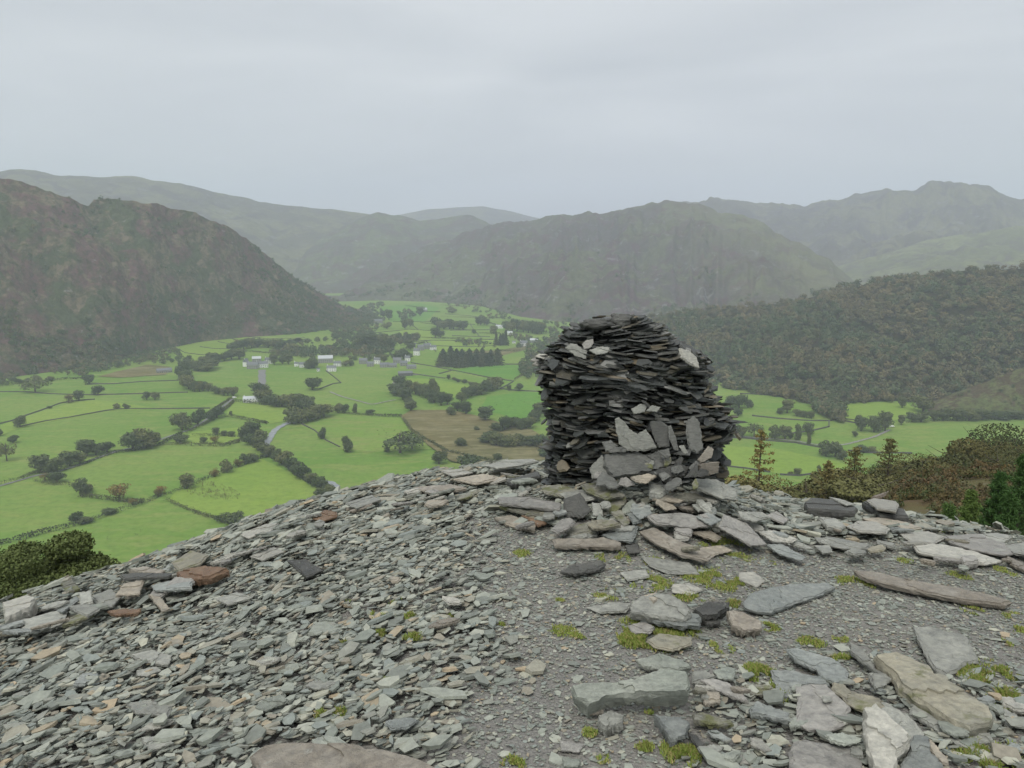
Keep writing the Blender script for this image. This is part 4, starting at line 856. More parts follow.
# middle stones
S([(571,686),(588,683),(605,682),(630,679),(655,672),(663,668),(688,672),(691,682),(689,692),(648,694),(605,695),(588,704),(576,697)],'green',.075,'thick greenish block like a bench in the lower centre',.035,(0,-.42))
S([(598,716),(610,710),(624,714),(623,722),(605,728),(598,722)],'grey',.045,'rounded stone below the left end of the thick greenish block',.0)
S([(588,709),(604,708),(603,713),(590,714)],'brown',.012,'thin brown flake under the left end of the thick block',.015)
S([(654,714),(681,716),(690,721),(686,736),(670,740),(663,725)],'blue',.045,'dark wedge stone below the right end of the thick block',.015,(0,-.2))
S([(635,659),(659,653),(684,660),(692,667),(675,670),(656,668),(643,666)],'green',.03,'light greenish stone just behind the thick block',.01,(0,-.2))
S([(713,670),(727,666),(736,668),(734,679),(719,678)],'green',.014,'thin pale green plate right of the thick block',.02)
S([(700,679),(713,678),(730,683),(743,693),(749,701),(735,697),(716,689)],'purple',.02,'purplish wedge right of the thick block',.02)
S([(692,672),(706,671),(716,677),(704,684),(692,682)],'grey',.016,'grey plate touching the right end of the thick block',.01)
S([(700,691),(720,693),(721,701),(705,704)],'tan',.03,'little tan brick shaped stone right of the thick block',.01)
S([(692,713),(703,712),(730,720),(734,723),(713,724),(694,720)],'moss',.03,'olive wedge below the purplish wedge',.015)
S([(749,708),(757,701),(770,705),(789,712),(790,720),(765,716),(751,714)],'blue',.03,'dark layered slate left of the wide purplish slab',.03)
S([(743,685),(765,685),(773,687),(768,695),(751,694)],'moss',.015,'olive plate sunk in grass by the purplish slab',.008)
S([(707,731),(716,729),(732,739),(727,741),(713,736)],'blue',.018,'slim blue-grey sliver near the bottom centre',.015)
S([(688,732),(697,735),(705,744),(700,748),(692,741)],'dark',.02,'dark sliver right of the dark wedge stone',.015)
S([(697,747),(713,744),(724,746),(719,755),(705,756)],'grey',.018,'grey plate at the bottom right of the dark wedge stone',.015)
S([(750,737),(762,739),(772,750),(765,751),(751,744)],'pale',.016,'pale oval chip near the bottom between slab groups',.02)
S([(732,751),(740,752),(749,763),(740,764)],'pale',.016,'pale chip close to the bottom edge',.015)
S([(562,756),(581,759),(578,766),(564,766)],'green',.016,'pale green plate at the bottom edge left of centre',.01)
S([(643,612),(660,604),(682,610),(702,616),(700,624),(684,625),(659,621),(640,616)],'blue',.04,'dark layered slate in the front of the middle heap',.015)
S([(631,602),(640,596),(662,592),(675,595),(686,603),(692,614),(684,620),(659,617),(640,613),(631,611)],'grey',.05,'big grey rock on top of the middle heap',.035,(0,-.3))
S([(644,595),(656,592),(662,597),(654,602)],'tan',.015,'tan flake on the middle heap',.09)
S([(693,610),(708,601),(730,602),(730,607),(716,616),(702,617)],'dark',.055,'dark pointed rock right of the middle heap',.01,(0,-.3))
S([(702,618),(719,617),(721,622),(708,624)],'dark',.03,'small dark stone in front of the dark pointed rock',.0)
S([(727,610),(740,610),(762,621),(763,628),(746,631),(732,625)],'brown',.05,'brown block left of the large smooth slab',.01,(0,-.3))
S([(628,625),(645,622),(655,627),(650,633),(632,632)],'purple',.02,'purplish slate under the middle heap',.0)
S([(646,641),(659,633),(692,637),(692,644),(673,651),(654,647)],'buff',.012,'flat buff slab in grass below the middle heap',.006)
S([(738,572),(754,571),(765,580),(757,587),(740,579)],'pale',.022,'cream stone above the large smooth slab',.012)
S([(586,607),(610,603),(632,604),(626,612),(600,613)],'grey',.010,'thin sunken slate left of the middle heap',.004)
S([(560,571),(571,565),(602,560),(606,564),(599,569),(575,573)],'dark',.03,'dark plank alone on bare gravel below the cairn',.012)
S([(672,584),(690,583),(703,590),(690,595),(672,592)],'pale',.008,'half buried pale slab above the middle heap',.004)
S([(620,572),(645,569),(650,577),(628,581)],'grey',.008,'half buried grey slab in the worn ground',.004)
S([(640,556),(690,563),(700,574),(668,574),(650,566)],'grey',.008,'half buried slate below the curved brown slab',.004)
S([(560,740),(585,744),(579,752),(561,750)],'purple',.01,'small purplish plate above the bottom edge',.006)
S([(249,755),(264,745),(287,741),(330,742),(360,745),(390,750),(412,756),(434,765),(450,780),(340,800),(265,778)],'brown',.045,'large brown boulder slab at the bottom edge left of centre',.05)
# right of the cairn
S([(804,503),(811,498),(839,501),(858,507),(855,511),(808,508)],'dark',.075,'thick dark mossy slab on the crest right of the cairn',.03)
S([(829,497),(840,499),(856,504),(846,505)],'grey',.015,'thin slate on the thick dark mossy slab',.115)
S([(866,500),(875,498),(896,501),(899,504),(896,511),(877,508)],'pale',.03,'pale block on top of the crest pile',.11)
S([(862,502),(880,501),(905,510),(909,517),(880,515)],'dark',.05,'dark slab beneath the pale block on the crest pile',.03)
S([(817,517),(836,518),(846,525),(842,528),(827,525)],'grey',.05,'grey tilted plate below the thick dark mossy slab',.02)
S([(846,526),(858,521),(877,522),(890,528),(887,533),(858,531)],'pale',.025,'wide pale plate below the crest pile',.05)
S([(862,518),(880,517),(908,522),(922,528),(905,530),(880,524)],'tan',.025,'tan plate behind the wide pale plate',.03)
S([(899,533),(928,531),(947,537),(934,544),(909,541)],'pale',.02,'pale plate at the left of the right crest spread',.02)
S([(912,545),(940,544),(978,552),(1004,561),(985,564),(947,558),(918,552)],'pale',.025,'longest pale plate of the right crest spread',.02)
S([(944,536),(975,534),(1004,542),(1013,553),(1004,555),(972,549),(950,542)],'purple',.025,'big overlapping plate in the middle of the right crest spread',.035)
S([(972,534),(997,533),(1013,536),(1004,542),(985,540)],'grey',.02,'grey plate at the top of the right crest spread',.02)
S([(1004,545),(1024,542),(1036,547),(1030,555),(1013,552)],'grey',.03,'grey plate of the right crest spread cut by the right edge',.03)
S([(1006,556),(1024,564),(1030,572),(1010,564)],'brown',.03,'brownish wedge at the right edge below the crest spread',.015)
S([(814,537),(833,537),(871,545),(868,549),(842,548),(820,543)],'grey',.022,'long light grey plate alone below the crest pile',.015)
S([(814,545),(830,545),(833,552),(823,553)],'grey',.018,'little plate under the long light grey plate',.015)
S([(759,531),(773,530),(798,539),(792,542),(773,541)],'pale',.02,'light plate right of the leaning dark slab',.04)
S([(766,544),(782,544),(806,557),(801,560),(779,553)],'blue',.02,'dark edged plate pointing to the gravel right of the apron',.02)
S([(876,539),(896,544),(893,548),(877,543)],'grey',.02,'short grey plate right of the long light grey plate',.015)
S([(960,557),(975,556),(979,562),(963,564)],'purple',.045,'cube shaped purplish stone below the right crest spread',.01)
S([(738,511),(763,512),(770,517),(755,521),(742,518)],'grey',.022,'pale plate on the right shoulder of the apron',.09)
S([(776,511),(789,519),(784,523),(766,515)],'purple',.02,'purplish plate behind the right shoulder of the apron',.03)
S([(724,514),(747,523),(767,544),(752,545),(732,534),(719,526)],'purple',.022,'leaning dark purplish slab on the right of the apron',.07,(.25,-.05))
S([(696,478),(717,479),(738,490),(737,499),(722,498),(698,487)],'grey',.03,'large mottled slab against the right foot of the cairn',.14,(.12,-.12))
# apron
S([(497,497),(527,497),(561,503),(560,509),(527,506),(499,503)],'purple',.03,'long purplish slab topmost of the layered stack left of the apron',.09)
S([(499,506),(524,505),(558,512),(557,517),(527,514)],'moss',.03,'mossy slab in the middle of the layered stack left of the apron',.05)
S([(494,517),(511,515),(536,524),(535,530),(511,526)],'tan',.03,'tan slab lowest of the layered stack left of the apron',.015)
S([(521,515),(536,516),(547,522),(539,525)],'rust',.03,'reddish stone beside the layered stack',.03)
S([(563,499),(580,492),(592,510),(583,517),(564,516)],'dark',.035,'squarish dark slab leaning left of the apron centre',.06,(-.1,-.35))
S([(561,529),(589,521),(600,524),(596,532),(571,535)],'moss',.03,'mossy oval slab low on the apron',.03)
S([(552,539),(605,537),(621,542),(621,546),(555,545)],'brown',.04,'pinkish brown plank at the front of the apron',.02)
S([(639,531),(655,527),(674,539),(699,548),(714,556),(708,560),(683,555),(658,544)],'brown',.028,'long curved brown slab at the front of the apron',.04)
S([(602,534),(621,527),(639,526),(633,541),(614,540)],'blue',.025,'blue-grey slab right of the pinkish brown plank',.03)
S([(646,515),(680,512),(705,517),(717,524),(692,527),(655,523)],'purple',.025,'wide purplish slab in the middle of the apron',.07)
S([(696,516),(708,512),(722,519),(711,525)],'blue',.02,'light blue plate on the wide purplish slab',.10)
S([(611,513),(621,509),(630,523),(624,526)],'moss',.022,'mossy leaf shaped slate in the apron',.06,(0,-.25))
S([(627,513),(639,511),(642,522),(633,524)],'blue',.02,'pale blue slate beside the mossy leaf shaped one',.06,(0,-.2))
S([(674,531),(692,531),(688,540),(675,540)],'pale',.022,'cream slate in the front of the apron',.035)
S([(692,532),(711,530),(722,537),(717,541)],'tan',.02,'tan plate right of the cream slate',.03)
S([(580,484),(605,481),(625,495),(605,499),(586,491)],'moss',.035,'large moss-brown slab left below the cairn',.09,(0,-.1))
S([(652,499),(664,494),(688,498),(680,502)],'tan',.02,'narrow tan slab high on the apron',.09)
S([(692,504),(711,502),(713,508),(699,511)],'grey',.02,'small grey slab right of the narrow tan slab',.08)
S([(649,486),(661,480),(669,490),(661,496),(650,495)],'grey',.05,'lumpy grey rock high on the apron',.08)
S([(592,502),(602,503),(603,516),(593,515)],'grey',.02,'upright grey flake in the left of the apron',.06,(0,-.4))
S([(600,524),(612,518),(625,526),(610,531)],'purple',.02,'dull purple slate beside the mossy oval slab',.04)
S([(632,503),(650,505),(652,513),(640,519),(630,510)],'blue',.022,'blue slate in the centre of the apron',.08)
S([(540,486),(560,484),(580,490),(566,497),(545,493)],'moss',.022,'moss tinted slab at the left foot of the cairn',.05)
S([(560,493),(600,486),(618,489),(590,500),(570,503)],'grey',.022,'grey slab below the large moss-brown slab',.06)
S([(625,545),(638,543),(640,552),(628,553)],'dark',.018,'dark little plate at the front edge of the apron',.01)
S([(692,549),(720,545),(733,550),(712,556)],'tan',.012,'tan plate half under moss at the apron edge',.01)
# left crest
S([(2,603),(28,595),(36,598),(31,606),(5,618)],'pale',.09,'white topped brown block at the left edge of the crest',.03)
S([(16,622),(46,613),(67,608),(66,618),(35,632),(23,630)],'grey',.025,'big grey slab below the white topped block',.05)
S([(56,610),(76,596),(79,599),(62,612)],'blue',.02,'narrow slanting blue-grey plate on the left crest',.06,(-.2,0))
S([(79,592),(91,590),(93,602),(80,606)],'grey',.02,'upright grey plate on the left crest',.09,(-.05,-.3))
S([(69,606),(88,603),(100,609),(88,616),(77,612)],'grey',.022,'light grey pointed plate below the upright one',.08)
S([(115,595),(123,584),(144,580),(139,594)],'tan',.028,'brown-tan square slab under the dark thin plank',.09,(0,-.18))
S([(91,596),(112,589),(121,597),(112,606),(98,606)],'grey',.025,'broad grey slab left of the brown-tan square slab',.05)
S([(119,575),(139,573),(172,573),(169,576),(123,579)],'dark',.022,'dark thin plank on the left crest',.13)
S([(107,611),(123,608),(141,609),(138,613),(114,614)],'rust',.03,'short rusty plank below the brown-tan square slab',.07)
S([(128,570),(144,567),(165,570),(158,573)],'brown',.03,'dark brown slab behind the dark thin plank',.10)
S([(151,585),(169,580),(192,578),(192,588),(155,590)],'blue',.025,'wide blue-grey slab right of the brown-tan square slab',.09)
S([(148,594),(158,594),(170,608),(162,611)],'tan',.02,'slim tan plate below the wide blue-grey slab',.06)
S([(171,562),(191,550),(209,555),(201,563),(179,571)],'buff',.025,'big pale buff slab on the left crest',.10)
S([(176,572),(205,566),(229,569),(211,577),(184,580)],'rust',.045,'rust-brown slab under the big pale buff slab',.07)
S([(287,560),(306,559),(323,570),(306,577)],'dark',.022,'dark smooth slab in the upper left scree',.045)
S([(240,534),(267,524),(279,523),(271,530),(248,538)],'pale',.022,'long pale slab on the crest left of the middle',.06)
S([(312,518),(325,510),(337,512),(337,516),(322,521)],'rust',.022,'rusty slab on the crest beside the river',.06)
S([(484,465),(506,460),(533,459),(539,461),(520,465),(498,468)],'grey',.025,'long flat grey slab topmost on the crest left of the cairn',.10)
S([(506,480),(538,471),(541,476),(516,482)],'dark',.05,'dark brown rock beside the left foot of the cairn',.04)
S([(453,479),(483,474),(506,478),(476,484)],'tan',.02,'tan sheet on the crest left of the cairn',.05)
S([(441,471),(461,469),(473,472),(453,476)],'pale',.025,'pale crest plate left of the long flat grey slab',.05)
S([(414,487),(450,484),(467,488),(430,493)],'brown',.03,'brownish plank on the crest left of the tan sheet',.05)
S([(345,503),(372,495),(381,499),(356,508)],'grey',.022,'slanting grey plate on the crest right of the rusty slab',.06)
S([(250,556),(275,547),(284,551),(262,560)],'pale',.02,'pale slab below the long pale crest slab',.05)
S([(215,598),(238,592),(252,597),(228,604)],'grey',.02,'flat grey slab in the upper left scree',.05)
S([(130,655),(152,650),(172,655),(168,664),(142,662)],'grey',.02,'broad flat grey slate in the left scree',.045)
S([(126,703),(150,700),(172,707),(168,716),(136,713)],'grey',.02,'broad grey slate in the lower left scree',.045)
S([(140,738),(162,735),(174,742),(150,750)],'grey',.02,'pale grey slate near the bottom left',.045)
S([(60,583),(72,580),(80,588),(66,592)],'moss',.03,'mossy dark stone behind the left crest plates',.03)

# heap of stones leaning against the front of the cairn
def lean(outline, col, t, label, r, slope=.32, nx=0.0, name='slate_slab', warp=.005):
    cx = sum(p[0] for p in outline) / len(outline); cy = sum(p[1] for p in outline) / len(outline)
    c = at_r(cx, cy, r); return slab(outline, col, t, label, nrm=(nx, -1.0, slope), point=c, name=name, warp=warp)
lean([(605,454),(638,451),(660,456),(678,462),(649,473),(612,478),(603,466)],'mid',.09,'big blue-grey boulder at the front foot of the cairn',5.10,.65,0,'slate_boulder',.02)
lean([(646,473),(678,463),(691,467),(685,476),(663,477)],'dark',.05,'dark wedge right of the big blue-grey boulder',5.08,.7)
lean([(589,468),(602,455),(606,464),(607,476),(592,479)],'grey',.03,'slab leaning on the left of the big blue-grey boulder',5.08,.5,-.3)
lean([(597,478),(603,470),(616,480),(608,486),(596,486)],'mid',.02,'pointed flake below the big blue-grey boulder',5.0,.8)
lean([(615,419),(619,417),(625,422),(629,429),(638,434),(646,429),(652,438),(657,448),(646,451),(627,451),(619,444),(616,429)],'grey',.035,'rough pale stone with a horn standing against the cairn',5.14,.28,-.05)
lean([(650,422),(659,420),(668,426),(670,447),(659,448),(653,435)],'mid',.02,'standing purplish slab behind the horned pale stone',5.20,.22)
lean([(668,426),(671,425),(676,437),(679,451),(674,450),(669,438)],'mid',.018,'slim upright slab between the two standing slabs',5.17,.25)
lean([(686,422),(693,416),(698,419),(702,432),(703,450),(697,454),(690,450),(686,434)],'mid',.022,'tall oval slab standing against the right of the cairn',5.16,.25,.1)
lean([(602,442),(611,440),(618,446),(606,452)],'mid',.02,'small slab left of the horned pale stone',5.12,.5)
lean([(607,450),(616,447),(628,446),(626,452),(610,453)],'mid',.02,'thin ledge slab under the horned pale stone',5.10,.6)
lean([(657,451),(669,448),(671,456),(666,458)],'mid',.02,'light chip under the standing purplish slab',5.10,.6)
lean([(679,446),(684,445),(688,453),(684,454)],'grey',.015,'small upright chip left of the tall oval slab',5.12,.3)
lean([(699,464),(720,462),(719,473),(701,478)],'brown',.09,'squarish brown block at the right foot of the cairn',5.10,.2,.1)
lean([(684,478),(697,463),(700,477)],'dark',.03,'dark triangular slab beside the squarish brown block',5.04,.35)
lean([(698,460),(709,446),(714,449),(712,458),(701,463)],'brown',.03,'brown slab leaning above the squarish brown block',5.14,.3,.3)
lean([(630,477),(649,473),(657,476),(646,483),(637,482)],'tan',.025,'tan slab in front of the big blue-grey boulder',4.98,1.6)
lean([(659,475),(666,473),(671,476),(663,481)],'mid',.02,'light grey chip in front of the big blue-grey boulder',4.98,1.4)
NFIX = len(SLABS)

# ---------------------------------------------------------------- loose scree, one mass
def inside(poly, x, y):
    P = np.array(poly, float); c = np.zeros(len(x), bool)
    for a, b_ in zip(P, np.roll(P, -1, 0)): c ^= ((a[1] > y) != (b_[1] > y)) & (x < (b_[0]-a[0])*(y-a[1])/(b_[1]-a[1]+1e-9)+a[0])
    return c
def flakes(cent, nrm, yaw, a, b_, t, K, seed):
    r = np.random.default_rng(seed); N = len(cent); nrm = nrm / np.linalg.norm(nrm, axis=1)[:, None]
    e = np.stack([np.cos(yaw), np.sin(yaw), 0*yaw], 1); e = e - nrm * (e * nrm).sum(1)[:, None]; e /= np.linalg.norm(e, axis=1)[:, None]; f = np.cross(nrm, e)
    th = (np.arange(K)[None] + r.uniform(-.32, .32, (N, K))) * 2 * math.pi / K + r.random((N, 1)) * 6.28; rad = r.uniform(.68, 1.12, (N, K))
    x = np.cos(th) * rad * a[:, None] / 2; y = np.sin(th) * rad * b_[:, None] / 2; k = r.uniform(.82, 1.12, (N, 1)); sx = r.normal(size=(N, 1)) * a[:, None] * .04
    dz = r.normal(size=(N, K)) * t[:, None] * .12
    top = cent[:, None] + x[..., None] * e[:, None] + y[..., None] * f[:, None] + (t[:, None] / 2 + dz)[..., None] * nrm[:, None]
    bot = cent[:, None] + (x*k+sx)[..., None] * e[:, None] + (y*k)[..., None] * f[:, None] - (t / 2)[:, None, None] * nrm[:, None]
    return np.concatenate([top, bot], 1)
def flake_faces(N, K, bottom=False):
    o = (np.arange(N) * 2 * K)[:, None]; i = np.arange(K); j = (i + 1) % K
    top = o + i; side = (o[:, :, None] + np.stack([i + K, j + K, j, i], 1)[None]).reshape(-1, 4)
    L_ = [top.ravel(), side.ravel()]; T = [np.full(N, K), np.full(len(side), 4)]
    if bottom: L_.append((o + i[::-1] + K).ravel()); T.append(np.full(N, K))
    return L_, T
GX_ = np.array(sum([[p] for p in FOOT], []), dtype=object)
def scree_weight(px, py):
    """1 where the slope is all loose slates (left), 0 on the trodden gravel"""
    edge = np.interp(py, [440,480,505,540,580,620,660,700,740,780], [560,540,505,470,452,470,480,478,455,440])
    w = 1 - sstep(-75, 60, px - edge + (vnoise(px / 40, py / 30, 4) - .5) * 90)
    ap = np.exp(-(((px - 650) / 130) ** 2 + ((py - 508) / 34) ** 2)); rt = sstep(700, 800, px) * (1 - sstep(530, 548, py))
    w = np.maximum(w, sstep(.35, .65, ap)); w = np.maximum(w, rt * .75)
    lr = sstep(670, 720, px) * sstep(665, 700, py) * .55; w = np.maximum(w, lr); w = np.maximum(w, sstep(575, 560, py)*0)
    return w
def scatter(n, rmin, rmax, seed):
    r = np.random.default_rng(seed); az = np.radians(r.uniform(-45, 60, n)); q = np.sqrt(rmin**2 + (rmax**2 - rmin**2) * r.random(n)); return q * np.sin(az), q * np.cos(az), r
Vall, Lall, Tall, off = [], [], [], 0
def add_flakes(V, K):
    global off
    N = len(V); L_, T = flake_faces(N, K); Vall.append(V.reshape(-1, 3))
    Lall.append(np.concatenate(L_) + off); Tall.append(np.concatenate(T)); off += N * 2 * K
specs = [(15000, .076, .52, 5, 'scree'), (8000, .070, .6, 6, 'scree'), (84000, .043, .60, 5, 'scree'), (72000, .025, .7, 5, 'scree'), (17000, .038, .6, 5, 'path'), (97000, .019, .7, 5, 'path'), (182000, .0105, .8, 4, 'path')]
for si, (n_, sz, asp, K, zone) in enumerate(specs):
    x, y, r = scatter(n_, 1.5, 8.6, 500 + si); z = gz(x, y); px, py = to_px(np.stack([x, y, z], -1)); w = scree_weight(px, py)
    if zone == 'scree': keep = r.random(n_) < w
    else: keep = r.random(n_) < (1 - w) * (.35 + 1.1 * fbm(x * 1.5, y * 1.5, 3, si)) + (.06 if sz > .015 else 0)
    a_ = sz * np.exp(r.normal(size=n_) * .33)
    if zone == 'scree' and sz > .07: a_ *= np.where(py < 545 + (220 - np.clip(px, 0, 220)) * .3, 1.5, 1)
    for pl in FOOT:
        P = np.array(pl); m_ = (px > P[:,0].min()) & (px < P[:,0].max()) & (py > P[:,1].min()) & (py < P[:,1].max() + 3)
        if m_.any():
            ii = np.where(m_)[0]; c_ = P.mean(0); keep[ii[inside(c_ + (P - c_) * .9, px[ii], py[ii])]] = False
    dcx = np.hypot(x - CX, y - CY); keep &= dcx > .45
    x, y, z, a_, wk = x[keep], y[keep], z[keep], a_[keep], w[keep]; N = len(x); h = .03
    gx = (gz(x+h, y, False) - gz(x-h, y, False)) / (2*h); gy = (gz(x, y+h, False) - gz(x, y-h, False)) / (2*h)
    sd = (.21 if zone == 'scree' else .16); nr = np.stack([-gx + r.normal(size=N) * sd * .8 - (.10 if zone == 'scree' else 0), -gy + r.normal(size=N) * sd, np.ones(N)], 1)
    b_ = a_ * np.clip(asp * np.exp(r.normal(size=N) * .22), .25, 1); t = np.clip(a_ * .075, .0022, .014) * r.uniform(.6, 1.7, N)
    lift = (r.random(N) * .042 * (.3 + .7 * wk) + t if zone == 'scree' else r.random(N) * .006 + t * .3)
    if zone == 'scree' and sz < .04: lift *= .7
    yaw = r.normal(size=N) * .8 + .35
    add_flakes(flakes(np.stack([x, y, z + lift], 1), nr, yaw, a_, b_, t, K, 600 + si), K)
me = np_mesh('slate_scree', np.concatenate(Vall), np.concatenate(Lall), np.concatenate(Tall), M_CHIP)
tag(link('slate_scree', me), 'countless small flat slate chips strewn over the whole summit', 'scree', kind='stuff'); print('scree faces', sum(len(t) for t in Tall))

# bigger loose slates, each a thing
def rand_slab(px, py, L_, asp, t, col, lift, tilt, yaw, seed, zone):
    r = random.Random(seed); c = on_ground(px, py, lift + t); N_ = gnormal(c[0], c[1]) + np.array([tilt[0], tilt[1], 0]); fr = frame(N_)
    K = r.choice([5,6,6,7,8]); pts = []
    for i in range(K):
        th = (i + r.uniform(-.33, .33)) * 2 * math.pi / K; q = r.uniform(.72, 1.12); x = math.cos(th) * q * L_ / 2; y = math.sin(th) * q * L_ * asp / 2
        pts.append((x * math.cos(yaw) - y * math.sin(yaw), x * math.sin(yaw) + y * math.cos(yaw)))
    o = link('slate_slab', slab_mesh('slate_slab', pts, t, SL[col], seed)); place(o, c, fr); o['category'] = 'slate slab'
    SLABS.append((o, col, px, py, None)); 
    o['_s'] = L_; o['_a'] = asp
cols = ['grey']*6 + ['blue']*3 + ['green']*3 + ['pale']*3 + ['purple']*2 + ['tan'] + ['buff'] + ['moss'] + ['brown']
rr = random.Random(77)
def zone_slabs(n, fpx, L_, tr, lr, tilt, name):
    for _ in range(n):
        px, py = fpx(); d = at_r(px, py, 1)
        rand_slab(px, py, rr.uniform(*L_), rr.uniform(.4, .75), rr.uniform(*tr), rr.choice(cols), rr.uniform(*lr), (rr.gauss(0, tilt), rr.gauss(0, tilt)), rr.gauss(.25, .7), 1000 + len(SLABS), name)
cr_px = [c[0] for c in CRX]; cr_py = [c[1] for c in CRX]
def crest_left():
    x = rr.uniform(5, 540); return x, np.interp(x, cr_px, cr_py) + rr.uniform(3, 26)
def apron():
    while True:
        x, y = rr.gauss(645, 75), rr.gauss(508, 19)
        if 500 < x < 800 and 480 < y < 556: return x, y
def crest_right():
    x = rr.uniform(745, 1020); return x, np.interp(x, cr_px, cr_py) + rr.uniform(3, 34)
def lower_right():
    return rr.uniform(690, 1015), rr.uniform(680, 762)
def left_scree(): 
    while True:
        x, y = rr.uniform(5, 470), rr.uniform(545, 760)
        if y > np.interp(x, cr_px, cr_py) + 30: return x, y
zone_slabs(46, crest_left, (.12,.26), (.010,.025), (.03,.09), .14, 'crest')
zone_slabs(40, apron, (.12,.26), (.012,.028), (.02,.09), .16, 'apron')
zone_slabs(20, crest_right, (.10,.22), (.010,.025), (.015,.05), .08, 'right')
zone_slabs(20, lower_right, (.06,.13), (.008,.02), (.012,.035), .12, 'lower')
zone_slabs(12, left_scree, (.12,.17), (.008,.016), (.035,.05), .12, 'scree')
for _ in range(20):      # slates slumped against the front of the cairn
    x = rr.uniform(598, 706); y = rr.uniform(462, 492) - 10 * (1 - abs(x - 650) / 56); L_ = rr.uniform(8, 17); pts = []; K = rr.choice([5, 6, 7]); yw = rr.gauss(0, .7)
    for i in range(K):
        th = (i + rr.uniform(-.3, .3)) * 2 * math.pi / K; q = rr.uniform(.75, 1.1); a, b_ = math.cos(th)*q*L_/1.6, math.sin(th)*q*L_/2.6; pts.append((x + a*math.cos(yw) - b_*math.sin(yw), y + a*math.sin(yw) + b_*math.cos(yw)))
    o = lean(pts, rr.choice(['mid','mid','grey','moss','purple','dark']), rr.uniform(.015,.03), None, 5.16 - (y - 455) * .006, rr.uniform(.5, 1.3), rr.uniform(-.35,.35)); o['_s'] = .15; o['_a'] = .6
print('slabs', len(SLABS))

# ---------------------------------------------------------------- the cairn
PR = [(319,594,628),(322,584,640),(326,572,656),(334,563,668),(343,556,680),(352,546,698),(361,538,704),(370,536,705),(378,540,705),(388,542,707),(396,545,716),(409,548,728),(421,550,735),(430,549,728),(440,552,717),(451,548,720),(461,549,725),(477,547,720),(495,545,720)]
AXPX = 634; RC = 5.95
_pz = np.array([at_r(AXPX, p[0], RC)[2] for p in PR]); k_ = RC / FPX * 1.0
_pl = np.array([(AXPX - p[1]) for p in PR]) * k_; _pr = np.array([(p[2] - AXPX) for p in PR]) * k_
def crad(z, th):
    L_ = np.interp(-z, -_pz, _pl); Rr = np.interp(-z, -_pz, _pr); c = np.cos(th); return (L_ + Rr) / 2 * (1 - .06*np.sin(th)**2) + (Rr - L_) / 2 * c
cc = at_r(AXPX, 400, RC); CXX, CYY = cc[0], cc[1]; zb = float(gz(CXX, CYY)) - .06; zt = _pz[0]
ce = empty('slate_cairn', (CXX, CYY, zb)); tag(ce, 'tall rounded dry cairn of dark stacked slates on the crest', 'cairn')
r = np.random.default_rng(12); cent = []; nrm = []; yaw = []; aa = []; bb = []; tt = []; big = []
z = zb
while z < zt + .005:
    per = 2 * math.pi * float(crad(z, math.pi/2)); nn_ = max(5, int(per / .145)); th = (np.arange(nn_) + r.random()) * 2 * math.pi / nn_ + r.normal(size=nn_) * .12
    for t_ in th:
        a = .09 + .27 * r.random() ** 1.7; b1 = a * r.uniform(.45, .85); Rr = float(crad(z, t_)) + r.normal() * .024 - b1 * .42; yw = t_ + math.pi/2 + r.normal() * .55
        if a > .24 and r.random() < .5: yw = t_ + r.normal() * .3; Rr -= .05
        cent.append((max(Rr, .02) * math.cos(t_), max(Rr, .02) * math.sin(t_), z - zb + r.normal() * .004)); yaw.append(yw); aa.append(a); bb.append(b1); tt.append(r.uniform(.006, .017) * (1.5 if r.random() < .06 else 1))
        bend = .55 * (float(vnoise(np.array(t_ * 2.2), np.array(z * 5), 3)) - .5) + r.normal() * .10; out = r.normal() * .12 + (.30 * r.random() if r.random() < .25 else -.05)
        nrm.append((math.cos(t_) * out - math.sin(t_) * bend, math.sin(t_) * out + math.cos(t_) * bend, 1))
    if z > zt - .42 or r.random() < .12:      # courses that show from above reach in towards the middle
        for _ in range(int(14 if z > zt - .42 else 4)):
            t_ = r.random() * 6.28; R0 = float(crad(z, t_)) * r.random() ** .5 * .9; a = .12 + .16 * r.random()
            cent.append((R0*math.cos(t_), R0*math.sin(t_), z - zb)); yaw.append(r.random()*6.28); aa.append(a); bb.append(a*.65); tt.append(r.uniform(.006,.014)); nrm.append((r.normal()*.12, r.normal()*.12, 1))
    z += .0135
cent = np.array(cent); nrm = np.array(nrm); yaw = np.array(yaw); aa = np.array(aa); bb = np.array(bb); tt = np.array(tt)
mm = (np.sin(np.arctan2(cent[:,1], cent[:,0])) < -.05) & (r.random(len(cent)) < .085) & (cent[:,2] > .25) & (cent[:,2] < 1.15)
an = np.arctan2(cent[:,1], cent[:,0]); ti = r.uniform(.5, 1.6, len(cent)); nrm[mm] += np.stack([np.cos(an) * ti, np.sin(an) * ti, 0*an], 1)[mm]; cent[mm] += (np.stack([np.cos(an), np.sin(an), 0*an], 1) * .03)[mm]
K = 7; V = flakes(cent, nrm, yaw, aa, bb, tt, K, 99); N = len(V); print('cairn slates', N)
